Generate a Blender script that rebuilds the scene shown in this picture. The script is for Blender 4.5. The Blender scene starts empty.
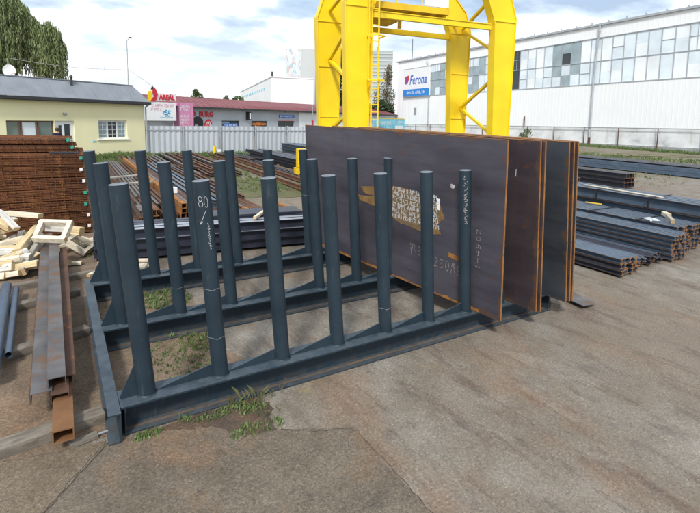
import bpy, math, random
from mathutils import Vector, Matrix, Euler
random.seed(7)
R=math.radians
scene=bpy.context.scene
COL=scene.collection
# ------------------------------------------------------------------ materials
def newmat(name):
    m=bpy.data.materials.new(name); m.use_nodes=True
    nt=m.node_tree; nt.nodes.clear()
    o=nt.nodes.new('ShaderNodeOutputMaterial'); b=nt.nodes.new('ShaderNodeBsdfPrincipled')
    nt.links.new(b.outputs[0],o.inputs[0])
    return m,nt,b
def N(nt,t,**k):
    n=nt.nodes.new(t)
    for a,v in k.items():
        if a.startswith('i_'): n.inputs[a[2:].replace('_',' ')].default_value=v
        else: setattr(n,a,v)
    return n
def coords(nt,scale=(1,1,1),world=False):
    mp=N(nt,'ShaderNodeMapping'); mp.inputs['Scale'].default_value=scale
    if world:
        g=N(nt,'ShaderNodeNewGeometry'); nt.links.new(g.outputs['Position'],mp.inputs[0])
    else:
        g=N(nt,'ShaderNodeTexCoord'); nt.links.new(g.outputs['Object'],mp.inputs[0])
    return mp.outputs[0]
def noise(nt,co,scale,detail=4,rough=.55):
    n=N(nt,'ShaderNodeTexNoise'); n.inputs['Scale'].default_value=scale; n.inputs['Detail'].default_value=detail; n.inputs['Roughness'].default_value=rough
    nt.links.new(co,n.inputs['Vector']); return n.outputs['Fac']
def ramp(nt,fac,stops):
    r=N(nt,'ShaderNodeValToRGB'); e=r.color_ramp.elements
    while len(e)<len(stops): e.new(.5)
    for x,(p,c) in zip(e,stops):
        x.position=p; x.color=(c if isinstance(c,(tuple,list)) and len(c)==4 else ((*c,1) if isinstance(c,(tuple,list)) else (c,c,c,1)))
    nt.links.new(fac,r.inputs[0]); return r.outputs[0]
def mix(nt,fac,a,b,mode='MIX'):
    m=N(nt,'ShaderNodeMix'); m.data_type='RGBA'; m.blend_type=mode
    if isinstance(fac,(int,float)): m.inputs[0].default_value=fac
    else: nt.links.new(fac,m.inputs[0])
    for i,v in ((6,a),(7,b)):
        if isinstance(v,(tuple,list)): m.inputs[i].default_value=(*v[:3],1)
        else: nt.links.new(v,m.inputs[i])
    return m.outputs[2]
def bump(nt,b,h,strength=.3,dist=.01):
    bn=N(nt,'ShaderNodeBump'); bn.inputs['Strength'].default_value=strength; bn.inputs['Distance'].default_value=dist
    nt.links.new(h,bn.inputs['Height']); nt.links.new(bn.outputs[0],b.inputs['Normal'])
MATS={}
def simple(name,c,rough=.6,metal=0,var=.12,scale=3,spots=None,spot_lo=.62,spot_scale=6,bmp=0,world=False,stretch=(1,1,1)):
    """base colour with soft variation, optional second colour in spots"""
    m,nt,b=newmat(name); co=coords(nt,stretch,world)
    f=noise(nt,co,scale)
    lo=tuple(x*(1-var) for x in c); hi=tuple(min(1,x*(1+var)) for x in c)
    col=ramp(nt,f,[(.3,lo),(.7,hi)])
    if spots:
        f2=noise(nt,co,spot_scale,6,.7); k=ramp(nt,f2,[(spot_lo,0),(spot_lo+.1,1)])
        col=mix(nt,k,col,spots)
    nt.links.new(col,b.inputs['Base Color']); b.inputs['Roughness'].default_value=rough; b.inputs['Metallic'].default_value=metal
    if bmp: bump(nt,b,noise(nt,co,scale*12,3),bmp,.004)
    MATS[name]=m; return m
def rack_mat():
    m,nt,b=newmat('rack_paint'); co=coords(nt); wp=coords(nt,(1,1,1),True)
    col=ramp(nt,noise(nt,wp,1.7,5,.6),[(.3,(.013,.025,.037)),(.7,(.023,.040,.054))])
    sc=noise(nt,coords(nt,(9,9,1.2),True),2.6,5,.7); col=mix(nt,ramp(nt,sc,[(.60,0),(.68,.55)]),col,(.058,.072,.082))
    rs=noise(nt,wp,9,7,.75); col=mix(nt,ramp(nt,rs,[(.66,0),(.71,.8)]),col,(.085,.045,.026))
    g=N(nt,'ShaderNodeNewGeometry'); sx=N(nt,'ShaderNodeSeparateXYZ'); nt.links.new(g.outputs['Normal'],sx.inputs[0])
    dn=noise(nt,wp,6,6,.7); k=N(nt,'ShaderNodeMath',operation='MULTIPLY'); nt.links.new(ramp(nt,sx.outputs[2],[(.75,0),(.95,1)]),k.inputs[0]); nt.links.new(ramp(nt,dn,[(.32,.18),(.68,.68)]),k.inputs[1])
    col=mix(nt,k.outputs[0],col,(.110,.137,.160))  # dust on up-facing faces, with sky reflection painted into its blue-grey
    lo=N(nt,'ShaderNodeSeparateXYZ'); nt.links.new(wp,lo.inputs[0])
    k2=N(nt,'ShaderNodeMath',operation='MULTIPLY'); nt.links.new(ramp(nt,lo.outputs[2],[(.0,.5),(.12,0)]),k2.inputs[0]); nt.links.new(ramp(nt,noise(nt,wp,8,5,.7),[(.42,0),(.6,1)]),k2.inputs[1])
    col=mix(nt,k2.outputs[0],col,(.085,.068,.052))
    nt.links.new(col,b.inputs['Base Color']); nt.links.new(ramp(nt,dn,[(.3,.40),(.7,.62)]),b.inputs['Roughness'])
    b.inputs['Specular IOR Level'].default_value=.35
    bump(nt,b,noise(nt,wp,30,3),.06,.003); return m
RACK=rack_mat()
CAPM=simple('dusty_skylit_cap',(.17,.19,.215),.85,0,.3,14,(.12,.10,.085),.62,30)  # dusty post tops; the pale blue-grey also paints in reflected sky
DIRT=simple('dust_on_flange',(.12,.085,.06),.9,0,.3,9)
CHALK=simple('chalk',(.52,.52,.51),.9,0,.2,30)
FCHALK=simple('faint_chalk',(.40,.37,.36),.95,0,.4,24)
YEL=simple('yellow_paint',(.86,.61,.004),.45,0,.10,.8,(.52,.33,.03),.66,3.2)
YELD=simple('worn_yellow',(.72,.47,.01),.55,0,.15,2,(.3,.14,.03),.66,5)
RUST=simple('rust',(.115,.052,.027),.85,0,.4,3,(.215,.098,.036),.56,7,.3)
RUSTO=simple('orange_rust',(.29,.125,.032),.85,0,.35,5,(.12,.052,.028),.54,9,.3)
RUSTD=simple('dark_rust',(.085,.042,.026),.8,0,.4,2.5,(.19,.075,.028),.55,6,.3)
SCALEB=simple('blue_mill_scale',(.072,.104,.148),.45,.15,.25,2,(.12,.075,.05),.70,5)
SCALED=simple('dark_mill_scale',(.036,.041,.060),.45,.25,.3,2,(.1,.05,.03),.68,5)
SCALEG=simple('grey_mill_scale',(.115,.110,.110),.5,.2,.35,3,(.15,.08,.042),.50,4)
WOOD=simple('pale_wood',(.68,.60,.46),.85,0,.22,3,(.38,.29,.18),.60,5,.2,stretch=(1,8,8))
WOOD2=simple('yellow_wood',(.60,.47,.27),.85,0,.28,3,(.36,.26,.14),.60,4,.25,stretch=(.8,9,9))
WOOD3=simple('bleached_wood',(.62,.60,.55),.9,0,.25,3,(.36,.34,.30),.56,4,.25,stretch=(.8,9,9))
WOODE=simple('wood_end',(.50,.36,.19),.9,0,.25,6)
WOODG=simple('grey_wood',(.33,.31,.27),.9,0,.3,3,(.2,.17,.13),.55,6,.3,stretch=(1,6,6))
SLEEP=simple('weathered_timber',(.185,.160,.128),.95,0,.35,3,(.13,.10,.075),.52,5,.5,stretch=(1,6,6))
HOUSE=simple('cream_render',(.84,.80,.50),.9,0,.04,.7,(.76,.72,.45),.72,1.3)
ROOFG=simple('grey_roof',(.22,.24,.27),.6,0,.12,1.5,stretch=(1,1,1))
DARK=simple('dark_trim',(.03,.033,.037),.5)
WHITE=simple('white_paint',(.80,.81,.81),.6,0,.04,1)
WHITEW=simple('white_cladding',(.84,.85,.85),.6,0,.03,.15)
GLASSD=simple('dark_glass',(.03,.04,.045),.08)
GLASSB=simple('blue_grey_glass',(.30,.38,.41),.12,0,.2,.8)
GLASSL=simple('pale_glass',(.68,.76,.81),.12,0,.18,.35)  # pale base colour stands in for sky mirrored in the glass
GLASSM=simple('sky_pale_glass',(.80,.84,.86),.2,0,.14,.35)  # whitish panes, sky reflection put into the base colour
GLASSG=simple('green_glass',(.16,.21,.19),.12,0,.2,1)
BROWN=simple('brown_frame',(.16,.10,.075),.6)
GREYM=simple('grey_metal',(.42,.45,.48),.5,.3,.1,1)
GREYP=simple('grey_plaster',(.40,.43,.47),.85,0,.07,.5,(.33,.36,.40),.68,.8)
FENCEM=simple('grey_sheet',(.47,.51,.55),.5,.15,.10,.8,(.34,.36,.38),.66,1.5,stretch=(1,1,.3))
REDROOF=simple('red_roof',(.20,.062,.068),.75,0,.16,.6,(.28,.11,.11),.6,1.2,stretch=(1,1,1))
BLUE=simple('blue_paint',(.015,.13,.50),.5,0,.04)
RED=simple('red_paint',(.55,.02,.035),.5,0,.08)
PINK=simple('pink_banner',(.62,.25,.42),.7,0,.08,1)
PALEPINK=simple('pale_pink',(.75,.42,.52),.7)
CYAN=simple('cyan_board',(.20,.55,.70),.7,0,.25,.7,(.62,.72,.76),.6,1.1)
BLACKP=simple('black_paint',(.012,.012,.014),.5)
ORANGE=simple('orange_light',(.55,.16,.03),.5,0,.4,3)
GREYCLAD=simple('grey_cladding',(.36,.39,.385),.6,0,.06,.2)
PALEC=simple('pale_concrete',(.50,.52,.52),.9,0,.05,.2)
FAINT=simple('lamp_grey',(.30,.32,.33),.5)
GREENT=simple('green_tag',(.02,.36,.24),.6)
SKIN=simple('skin',(.55,.33,.23),.6); NAVY=simple('navy_cloth',(.012,.018,.05),.9); HAIR=simple('brown_hair',(.05,.03,.018),.7)
PLASTIC=simple('clear_plastic',(.48,.51,.54),.25,0,.3,8)
BARK=simple('bark',(.10,.075,.055),.95,0,.3,4)
STONE=simple('grey_plinth',(.33,.335,.33),.95,0,.2,1.2)
def leafmat(name,c1,c2):
    m,nt,b=newmat(name); co=coords(nt)
    g=N(nt,'ShaderNodeNewGeometry')
    rnd=g.outputs['Random Per Island']
    f=noise(nt,co,.45,3)
    a=mix(nt,rnd,c1,c2); col=mix(nt,ramp(nt,f,[(.4,0),(.62,1)]),a,tuple((x+y)*.62 for x,y in zip(c1,c2)))
    nt.links.new(col,b.inputs['Base Color']); b.inputs['Roughness'].default_value=.6
    MATS[name]=m; return m
WILLOW=leafmat('willow_leaves',(.075,.120,.038),(.20,.22,.09))
DGREEN=leafmat('dark_leaves',(.020,.042,.016),(.055,.085,.03))
BROWNL=leafmat('brown_leaves',(.13,.085,.04),(.10,.10,.045))
MGREEN=leafmat('mid_leaves',(.05,.08,.03),(.10,.13,.05))
GRASS=leafmat('grass_blades',(.065,.12,.030),(.16,.20,.075))
DRYG=leafmat('dry_grass',(.16,.13,.06),(.10,.12,.04))
# plate steel
def plate_mat(name,c1,c2,rust=.66):
    m,nt,b=newmat(name); co=coords(nt)
    oi=N(nt,'ShaderNodeObjectInfo'); ad=N(nt,'ShaderNodeVectorMath',operation='ADD'); ml=N(nt,'ShaderNodeVectorMath',operation='SCALE'); ml.inputs['Scale'].default_value=3.7
    nt.links.new(oi.outputs['Location'],ml.inputs[0]); nt.links.new(co,ad.inputs[0]); nt.links.new(ml.outputs[0],ad.inputs[1]); co=ad.outputs[0]
    def sco(v):
        q=N(nt,'ShaderNodeVectorMath',operation='MULTIPLY'); nt.links.new(co,q.inputs[0]); q.inputs[1].default_value=v; return q.outputs[0]
    f=noise(nt,sco((1,.35,1.2)),1.6,5,.6)
    col=ramp(nt,f,[(.3,c1),(.68,c2)])
    st=noise(nt,sco((1,5.5,.35)),1.7,6,.7)
    col=mix(nt,ramp(nt,st,[(.5,0),(.78,.6)]),col,(.105,.062,.042))
    hz=noise(nt,sco((1,.5,7)),1.5,5,.7); col=mix(nt,ramp(nt,hz,[(.5,0),(.72,.5)]),col,(.035,.036,.046))
    sp=noise(nt,co,5.5,8,.75); col=mix(nt,ramp(nt,sp,[(rust,0),(rust+.07,.9)]),col,(.13,.055,.03))
    sp2=noise(nt,co,26,4,.7); col=mix(nt,ramp(nt,sp2,[(.70,0),(.76,.7)]),col,(.30,.13,.04))
    # rust creeping from the rim, by object coordinate (length 4.82 along y, height 2.44 along z)
    tc=N(nt,'ShaderNodeTexCoord'); sx=N(nt,'ShaderNodeSeparateXYZ'); nt.links.new(tc.outputs['Object'],sx.inputs[0])
    def math_(op,a,bv):
        k=N(nt,'ShaderNodeMath',operation=op)
        for i,v in ((0,a),(1,bv)):
            if isinstance(v,(int,float)): k.inputs[i].default_value=v
            else: nt.links.new(v,k.inputs[i])
        return k.outputs[0]
    ed=math_('MINIMUM',math_('MINIMUM',sx.outputs[1],math_('SUBTRACT',4.82,sx.outputs[1])),math_('MINIMUM',sx.outputs[2],math_('MULTIPLY',math_('SUBTRACT',2.44,sx.outputs[2]),1.6)))
    nz=noise(nt,co,4,6,.7); dd=math_('SUBTRACT',math_('MULTIPLY',math_('SUBTRACT',nz,.42),.55),ed)
    col=mix(nt,ramp(nt,math_('ADD',dd,.5),[(.5,0),(.56,1)]),col,(.12,.068,.042))
    nt.links.new(col,b.inputs['Base Color']); b.inputs['Metallic'].default_value=.25
    rr=N(nt,'ShaderNodeMapRange'); nt.links.new(f,rr.inputs[0]); rr.inputs[3].default_value=.38; rr.inputs[4].default_value=.6
    nt.links.new(rr.outputs[0],b.inputs['Roughness'])
    return m
PLATE1=plate_mat('plate_grey_violet',(.050,.045,.060),(.104,.100,.126),.60)
PLATE2=plate_mat('plate_purple',(.040,.030,.035),(.080,.062,.074),.58)
PLATE3=plate_mat('plate_blue',(.032,.037,.046),(.074,.086,.104),.62)
def speck(nt,p,col,sc=75):
    v=N(nt,'ShaderNodeTexVoronoi'); v.inputs['Scale'].default_value=sc; nt.links.new(p,v.inputs['Vector'])
    sp_=N(nt,'ShaderNodeSeparateColor'); nt.links.new(v.outputs['Color'],sp_.inputs[0])
    return mix(nt,.72,col,ramp(nt,sp_.outputs[0],[(0,.62),(.3,.9),(.75,1.04),(.93,1.2),(1,1.5)]),'MULTIPLY')
# ground
def ground_mat():
    m,nt,b=newmat('yard_concrete')
    p=coords(nt,(1,1,1),True)
    big=noise(nt,p,.22,5,.6); mid=noise(nt,p,1.3,6,.65); fine=noise(nt,p,38,3,.8); grit=noise(nt,p,110,2,.8)
    col=ramp(nt,mid,[(.30,(.150,.126,.098)),(.5,(.222,.198,.162)),(.70,(.305,.284,.244))])
    col=mix(nt,ramp(nt,big,[(.42,0),(.62,.75)]),col,(.185,.142,.103))
    drag=noise(nt,coords(nt,(3.3,.85,1),True),1.0,9,.74)
    col=mix(nt,ramp(nt,drag,[(.51,0),(.64,.66)]),col,(.100,.062,.044))
    rust=noise(nt,coords(nt,(1.4,.8,1),True),.55,5,.6)
    col=mix(nt,ramp(nt,rust,[(.52,0),(.70,.55)]),col,(.215,.130,.075))
    oil=noise(nt,coords(nt,(5,3.2,1),True),.9,4,.6)
    col=mix(nt,ramp(nt,oil,[(.56,0),(.76,.6)]),col,(.080,.066,.060))
    yl=noise(nt,coords(nt,(1,1.2,1),True),.9,5,.6)
    col=mix(nt,ramp(nt,yl,[(.66,0),(.76,.55)]),col,(.33,.25,.10))
    col=mix(nt,.55,col,ramp(nt,fine,[(.25,.55),(.75,1.5)]),'MULTIPLY')
    col=mix(nt,.9,col,ramp(nt,grit,[(.3,.72),(.5,.98),(.66,1.08),(.78,1.4)]),'MULTIPLY')
    col=speck(nt,p,col)
    # far off the yard the paving gives way to dusty earth and thin grass
    sx=N(nt,'ShaderNodeSeparateXYZ'); nt.links.new(p,sx.inputs[0])
    far=noise(nt,p,.35,6,.7)
    mr=N(nt,'ShaderNodeMapRange'); nt.links.new(sx.outputs[1],mr.inputs[0]); mr.inputs[1].default_value=7; mr.inputs[2].default_value=15
    k=N(nt,'ShaderNodeMath',operation='MULTIPLY'); nt.links.new(mr.outputs[0],k.inputs[0]); nt.links.new(ramp(nt,far,[(.36,0),(.5,.85)]),k.inputs[1])
    gcol=ramp(nt,noise(nt,p,2.2,6,.75),[(.38,(.21,.165,.115)),(.62,(.085,.10,.035))])
    col=mix(nt,k.outputs[0],col,gcol)
    nt.links.new(col,b.inputs['Base Color'])
    nt.links.new(ramp(nt,mid,[(.3,.72),(.7,.92)]),b.inputs['Roughness'])
    bump(nt,b,mix(nt,.5,ramp(nt,fine,[(.2,0),(.8,1)]),ramp(nt,grit,[(.2,0),(.8,1)])),.55,.006)
    return m
GROUND=ground_mat()
def slab_mat(name,c1,c2,grit=.9):
    m,nt,b=newmat(name); p=coords(nt,(1,1,1),True)
    mid=noise(nt,p,1.8,6,.65); fine=noise(nt,p,34,3,.8); g=noise(nt,p,105,2,.8)
    col=ramp(nt,mid,[(.3,c1),(.7,c2)])
    r=noise(nt,p,.8,5,.6); col=mix(nt,ramp(nt,r,[(.54,0),(.72,.65)]),col,(.24,.125,.055))
    d=noise(nt,coords(nt,(1,1.4,1),True),2.4,5,.65); col=mix(nt,ramp(nt,d,[(.60,0),(.72,.7)]),col,(.055,.048,.044))
    col=mix(nt,.6,col,ramp(nt,fine,[(.25,.5),(.75,1.5)]),'MULTIPLY')
    col=mix(nt,grit,col,ramp(nt,g,[(.3,.55),(.5,.95),(.64,1.1),(.74,2.1)]),'MULTIPLY')
    col=speck(nt,p,col,68)
    nt.links.new(col,b.inputs['Base Color']); b.inputs['Roughness'].default_value=.88
    bump(nt,b,mix(nt,.5,ramp(nt,fine,[(.2,0),(.8,1)]),ramp(nt,g,[(.2,0),(.8,1)])),.6,.007)
    return m
ASPH=slab_mat('worn_asphalt',(.108,.082,.057),(.188,.154,.115))
SOIL=slab_mat('brown_soil',(.130,.090,.060),(.255,.185,.125),.7)
DAMP=slab_mat('damp_soil',(.050,.035,.026),(.105,.075,.052),.6)
GRASSG=slab_mat('thin_turf',(.07,.085,.028),(.135,.125,.055),.5)
# ------------------------------------------------------------------ mesh builder
class MB:
    def __init__(s): s.v=[];s.f=[];s.m=[];s.s=[]
    def add(s,vs,fs,m=0,smooth=False):
        o=len(s.v); s.v+= [tuple(x) for x in vs]
        for i,f in enumerate(fs):
            s.f.append(tuple(o+j for j in f)); s.m.append(m[i] if isinstance(m,list) else m); s.s.append(smooth)
    def box(s,a,b,m=0):
        x0,y0,z0=a;x1,y1,z1=b
        s.add([(x0,y0,z0),(x1,y0,z0),(x1,y1,z0),(x0,y1,z0),(x0,y0,z1),(x1,y0,z1),(x1,y1,z1),(x0,y1,z1)],
              [(0,3,2,1),(4,5,6,7),(0,1,5,4),(1,2,6,5),(2,3,7,6),(3,0,4,7)],m)
    def frame(s,p0,p1,up):
        d=(Vector(p1)-Vector(p0)); d.normalize(); u=Vector(up); a=d.cross(u)
        if a.length<1e-6: a=d.cross(Vector((1,0,0)))
        a.normalize(); u=a.cross(d); return d,a,u
    def prof(s,pr,p0,p1,up=(0,0,1),m=0,capm=None,off=(0,0)):
        d,a,u=s.frame(p0,p1,up); n=len(pr); vs=[]
        for p in (p0,p1):
            for x,y in pr: vs.append(Vector(p)+a*(x+off[0])+u*(y+off[1]))
        fs=[(i,(i+1)%n,n+(i+1)%n,n+i) for i in range(n)]
        cm=m if capm is None else capm
        s.add(vs,fs+[tuple(range(n-1,-1,-1)),tuple(range(n,2*n))],[m]*n+[cm,cm])
    def bar(s,p0,p1,w,h,up=(0,0,1),m=0,capm=None,bev=0):
        w/=2;h/=2
        pr=[(-w,-h),(w,-h),(w,h),(-w,h)]
        if bev: pr=[(-w+bev,-h),(w-bev,-h),(w,-h+bev),(w,h-bev),(w-bev,h),(-w+bev,h),(-w,h-bev),(-w,-h+bev)]
        s.prof(pr,p0,p1,up,m,capm)
    def tube(s,p0,p1,r0,r1=None,n=16,m=0,cap=True,capm=None):
        r1=r0 if r1 is None else r1
        d,a,u=s.frame(p0,p1,(0,0,1)); vs=[]
        for p,r in ((p0,r0),(p1,r1)):
            for i in range(n):
                t=2*math.pi*i/n; vs.append(Vector(p)+a*(r*math.cos(t))+u*(r*math.sin(t)))
        s.add(vs,[(i,(i+1)%n,n+(i+1)%n,n+i) for i in range(n)],m,True)
        if cap:
            s.add(vs,[tuple(range(n-1,-1,-1)),tuple(range(n,2*n))],m if capm is None else capm)
    def pipe(s,p0,p1,r,t,n=16,m=0):
        d,a,u=s.frame(p0,p1,(0,0,1)); vs=[]
        for p in (p0,p1):
            for rr in (r,r-t):
                for i in range(n):
                    q=2*math.pi*i/n; vs.append(Vector(p)+a*(rr*math.cos(q))+u*(rr*math.sin(q)))
        s.add(vs,[(i,(i+1)%n,2*n+(i+1)%n,2*n+i) for i in range(n)]+[(n+(i+1)%n,n+i,3*n+i,3*n+(i+1)%n) for i in range(n)],m,True)
        s.add(vs,[((i+1)%n,i,n+i,n+(i+1)%n) for i in range(n)]+[(2*n+i,2*n+(i+1)%n,3*n+(i+1)%n,3*n+i) for i in range(n)],m)
    def poly(s,pts,vec,m=0,sidem=None):
        """flat outline pushed along vec: a plate with thickness"""
        n=len(pts); vec=Vector(vec); vs=[Vector(p) for p in pts]; vs=vs+[v+vec for v in vs]
        sm=m if sidem is None else sidem
        s.add(vs,[tuple(range(n-1,-1,-1)),tuple(range(n,2*n))]+[(i,(i+1)%n,n+(i+1)%n,n+i) for i in range(n)],[m,m]+[sm]*n)
    def build(s,name,mats,parent=None,loc=None,rot=None):
        me=bpy.data.meshes.new(name); me.from_pydata(s.v,[],s.f); me.validate(clean_customdata=False)
        for m in (mats if isinstance(mats,(list,tuple)) else [mats]): me.materials.append(m)
        if len(me.polygons)==len(s.f):
            me.polygons.foreach_set('material_index',s.m); me.polygons.foreach_set('use_smooth',s.s)
        me.update()
        # consistent outward normals
        import bmesh
        bm=bmesh.new(); bm.from_mesh(me); bmesh.ops.recalc_face_normals(bm,faces=bm.faces); bm.to_mesh(me); bm.free()
        o=bpy.data.objects.new(name,me); COL.objects.link(o)
        if parent: o.parent=parent
        if loc is not None: o.location=loc
        if rot is not None: o.rotation_euler=rot
        return o
def tag(o,label=None,cat=None,group=None,kind=None):
    if label: o['label']=label
    if cat: o['category']=cat
    if group: o['group']=group
    if kind: o['kind']=kind
    return o
def thing(name,label,cat,loc=(0,0,0),rot=(0,0,0),group=None):
    o=bpy.data.objects.new(name,None); COL.objects.link(o); o.location=loc; o.rotation_euler=rot; o.empty_display_size=.2
    return tag(o,label,cat,group)
KIDS={}
def copy_tree(o,parent=None):
    c=o.copy(); COL.objects.link(c)
    if parent: c.parent=parent
    for ch in list(o.children): copy_tree(ch,c)
    return c
def text_mesh(body,size,ext=.004,shear=0,bold=0):
    cu=bpy.data.curves.new('lettering','FONT'); cu.body=body; cu.size=size; cu.extrude=ext; cu.align_x='CENTER'; cu.align_y='CENTER'; cu.shear=shear; cu.offset=bold; cu.resolution_u=2
    o=bpy.data.objects.new('lettering',cu); COL.objects.link(o)
    dg=bpy.context.evaluated_depsgraph_get(); me=bpy.data.meshes.new_from_object(o.evaluated_get(dg))
    bpy.data.objects.remove(o); bpy.data.curves.remove(cu); return me
def text(body,size,mat,parent,loc,rot,width=None,name='lettering',ext=.004,shear=0,bold=0):
    me=text_mesh(body,size,ext,shear,bold)
    if width:
        xs=[v.co.x for v in me.vertices]; k=width/(max(xs)-min(xs))
        for v in me.vertices: v.co.x*=k
    me.materials.clear(); me.materials.append(mat)
    o=bpy.data.objects.new(name,me); COL.objects.link(o); o.parent=parent; o.location=loc; o.rotation_euler=rot; return o
IPROF=lambda b,h,tf,tw:[(-b/2,0),(b/2,0),(b/2,tf),(tw/2,tf),(tw/2,h-tf),(b/2,h-tf),(b/2,h),(-b/2,h),(-b/2,h-tf),(-tw/2,h-tf),(-tw/2,tf),(-b/2,tf)]
UPROF=lambda b,h,t:[(-b/2,0),(-b/2,h),(b/2,h),(b/2,0),(b/2-t,0),(b/2-t,h-t),(-b/2+t,h-t),(-b/2+t,0)]
BRK=random.Random(99)
def ribbon(mb,pts,w,f,m=0,brk=0):
    """thin painted stroke along 2-D points; f maps (a,b) to 3-D"""
    for (a0,b0),(a1,b1) in zip(pts,pts[1:]):
        L=math.hypot(a1-a0,b1-b0)
        if L<1e-6 or (brk and BRK.random()<brk): continue
        nx,ny=-(b1-b0)/L*w/2,(a1-a0)/L*w/2
        ex,ey=(a1-a0)/L*w*.3,(b1-b0)/L*w*.3
        mb.add([f(a0-ex+nx,b0-ey+ny),f(a0-ex-nx,b0-ey-ny),f(a1+ex-nx,b1+ey-ny),f(a1+ex+nx,b1+ey+ny)],[(0,1,2,3)],m)
# ------------------------------------------------------------------ camera, world, light
CAM=Vector((-.719,-4.546,2.949))
yaw,pit,rol=.5685,.1333,.039
fw=Vector((math.sin(yaw)*math.cos(pit),math.cos(yaw)*math.cos(pit),-math.sin(pit)))
r0=Vector((math.cos(yaw),-math.sin(yaw),0)); u0=r0.cross(fw)
rt=r0*math.cos(rol)+u0*math.sin(rol); up=-r0*math.sin(rol)+u0*math.cos(rol)
cd=bpy.data.cameras.new('camera'); co=bpy.data.objects.new('camera',cd); COL.objects.link(co)
mw=Matrix.Identity(4)
for i in range(3): mw[i][0]=rt[i]; mw[i][1]=up[i]; mw[i][2]=-fw[i]; mw[i][3]=CAM[i]
co.matrix_world=mw
cd.sensor_width=36; cd.sensor_fit='HORIZONTAL'; cd.lens=479.215/700*36
cd.shift_x=-(350.282-350)/700; cd.shift_y=(179.565-256.5)/700
cd.clip_start=.1; cd.clip_end=3000
scene.camera=co
SUN_AZ=R(222); SUN_EL=R(44)     # sun stands left and behind the viewer (azimuth from +Y clockwise)
w=bpy.data.worlds.new('World'); scene.world=w; w.use_nodes=True
nt=w.node_tree; nt.nodes.clear()
wo=N(nt,'ShaderNodeOutputWorld'); bg=N(nt,'ShaderNodeBackground'); bg.inputs[1].default_value=.1
sky=N(nt,'ShaderNodeTexSky'); sky.sky_type='NISHITA'; sky.sun_disc=False; sky.sun_elevation=SUN_EL; sky.sun_rotation=SUN_AZ; sky.dust_density=1.5
tc=N(nt,'ShaderNodeTexCoord'); sp=N(nt,'ShaderNodeSeparateXYZ'); nt.links.new(tc.outputs['Generated'],sp.inputs[0])
zz=N(nt,'ShaderNodeMath',operation='MAXIMUM'); nt.links.new(sp.outputs[2],zz.inputs[0]); zz.inputs[1].default_value=0
za=N(nt,'ShaderNodeMath',operation='ADD'); nt.links.new(zz.outputs[0],za.inputs[0]); za.inputs[1].default_value=.16
dv=N(nt,'ShaderNodeVectorMath',operation='DIVIDE'); nt.links.new(tc.outputs['Generated'],dv.inputs[0])
cb=N(nt,'ShaderNodeCombineXYZ')
for i in range(3): nt.links.new(za.outputs[0],cb.inputs[i])
nt.links.new(cb.outputs[0],dv.inputs[1])
mp=N(nt,'ShaderNodeMapping'); nt.links.new(dv.outputs[0],mp.inputs[0]); mp.inputs['Scale'].default_value=(1,1,0); mp.inputs['Location'].default_value=(3.1,.4,0)
n1=noise(nt,mp.outputs[0],.62,7,.52); n2=noise(nt,mp.outputs[0],1.5,6,.55)
cover=ramp(nt,n1,[(.36,.55),(.52,1)])
shade=ramp(nt,n2,[(.38,(3.6,4.6,6.0)),(.48,(5.8,6.8,8.0)),(.55,(9.6,9.9,10.2))])
low=ramp(nt,zz.outputs[0],[(.0,.9),(.08,.45),(.18,.0)])
shade=mix(nt,low,shade,(9.8,10.0,10.2))
skyc=mix(nt,cover,sky.outputs[0],shade)
nt.links.new(skyc,bg.inputs[0]); nt.links.new(bg.outputs[0],wo.inputs[0])
sl=bpy.data.lights.new('sun','SUN'); sl.energy=2.3; sl.angle=R(8); sl.color=(1,.965,.91)
so=bpy.data.objects.new('sun',sl); COL.objects.link(so)
sd=Vector((math.sin(SUN_AZ)*math.cos(SUN_EL),math.cos(SUN_AZ)*math.cos(SUN_EL),math.sin(SUN_EL)))
so.rotation_euler=sd.to_track_quat('Z','Y').to_euler(); so.location=(-10,-10,20)
scene.view_settings.view_transform='Standard'; scene.view_settings.look='None'; scene.view_settings.exposure=0.55; scene.view_settings.gamma=1
scene.view_settings.use_curve_mapping=False
# ------------------------------------------------------------------ ground
def sst(a,b,x):
    t=max(0,min(1,(x-a)/(b-a))); return t*t*(3-2*t)
WE=Vector((math.sin(R(4.4)),math.cos(R(4.4)))); WN=Vector((-WE.y,WE.x)); WO=Vector((51.02,15.81))
def gz(x,y):
    p=Vector((x,y))-WO; d=p.dot(WN); s=p.dot(WE)
    z=.62*sst(19,3,d)*(1 if d>-200 else 0)*sst(70,34,s)
    hx,hy=x+1.5,y-25.5
    z+=.10*math.exp(-(hx*hx/16+hy*hy/14))
    return z
xs=[-900,-400,-150,-60,-30]+[-20+2*i for i in range(41)]+[70,85,110,160,300,900]
ys=[-900,-300,-80,-30]+[-12+2*i for i in range(41)]+[75,90,120,200,400,900]
g=MB(); g.add([(x,y,gz(x,y)) for y in ys for x in xs],[(j*len(xs)+i,j*len(xs)+i+1,(j+1)*len(xs)+i+1,(j+1)*len(xs)+i) for j in range(len(ys)-1) for i in range(len(xs)-1)],0,True)
tag(g.build('yard_ground',GROUND),kind='structure')
def sheet(name,pts,mat,z,kind='structure',label=None,jag=0,sub=6):
    out=[]
    rnd=random.Random(len(name)+len(pts))
    n=len(pts)
    for i in range(n):
        a,b=pts[i],pts[(i+1)%n]
        for k in range(sub):
            t=k/sub; out.append((a[0]+(b[0]-a[0])*t+(rnd.uniform(-jag,jag) if jag else 0),a[1]+(b[1]-a[1])*t+(rnd.uniform(-jag,jag) if jag else 0)))
    m=MB(); m.add([(x,y,gz(x,y)+z) for x,y in out],[tuple(range(len(out)))])
    return tag(m.build(name,mat),label,kind=kind)
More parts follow.
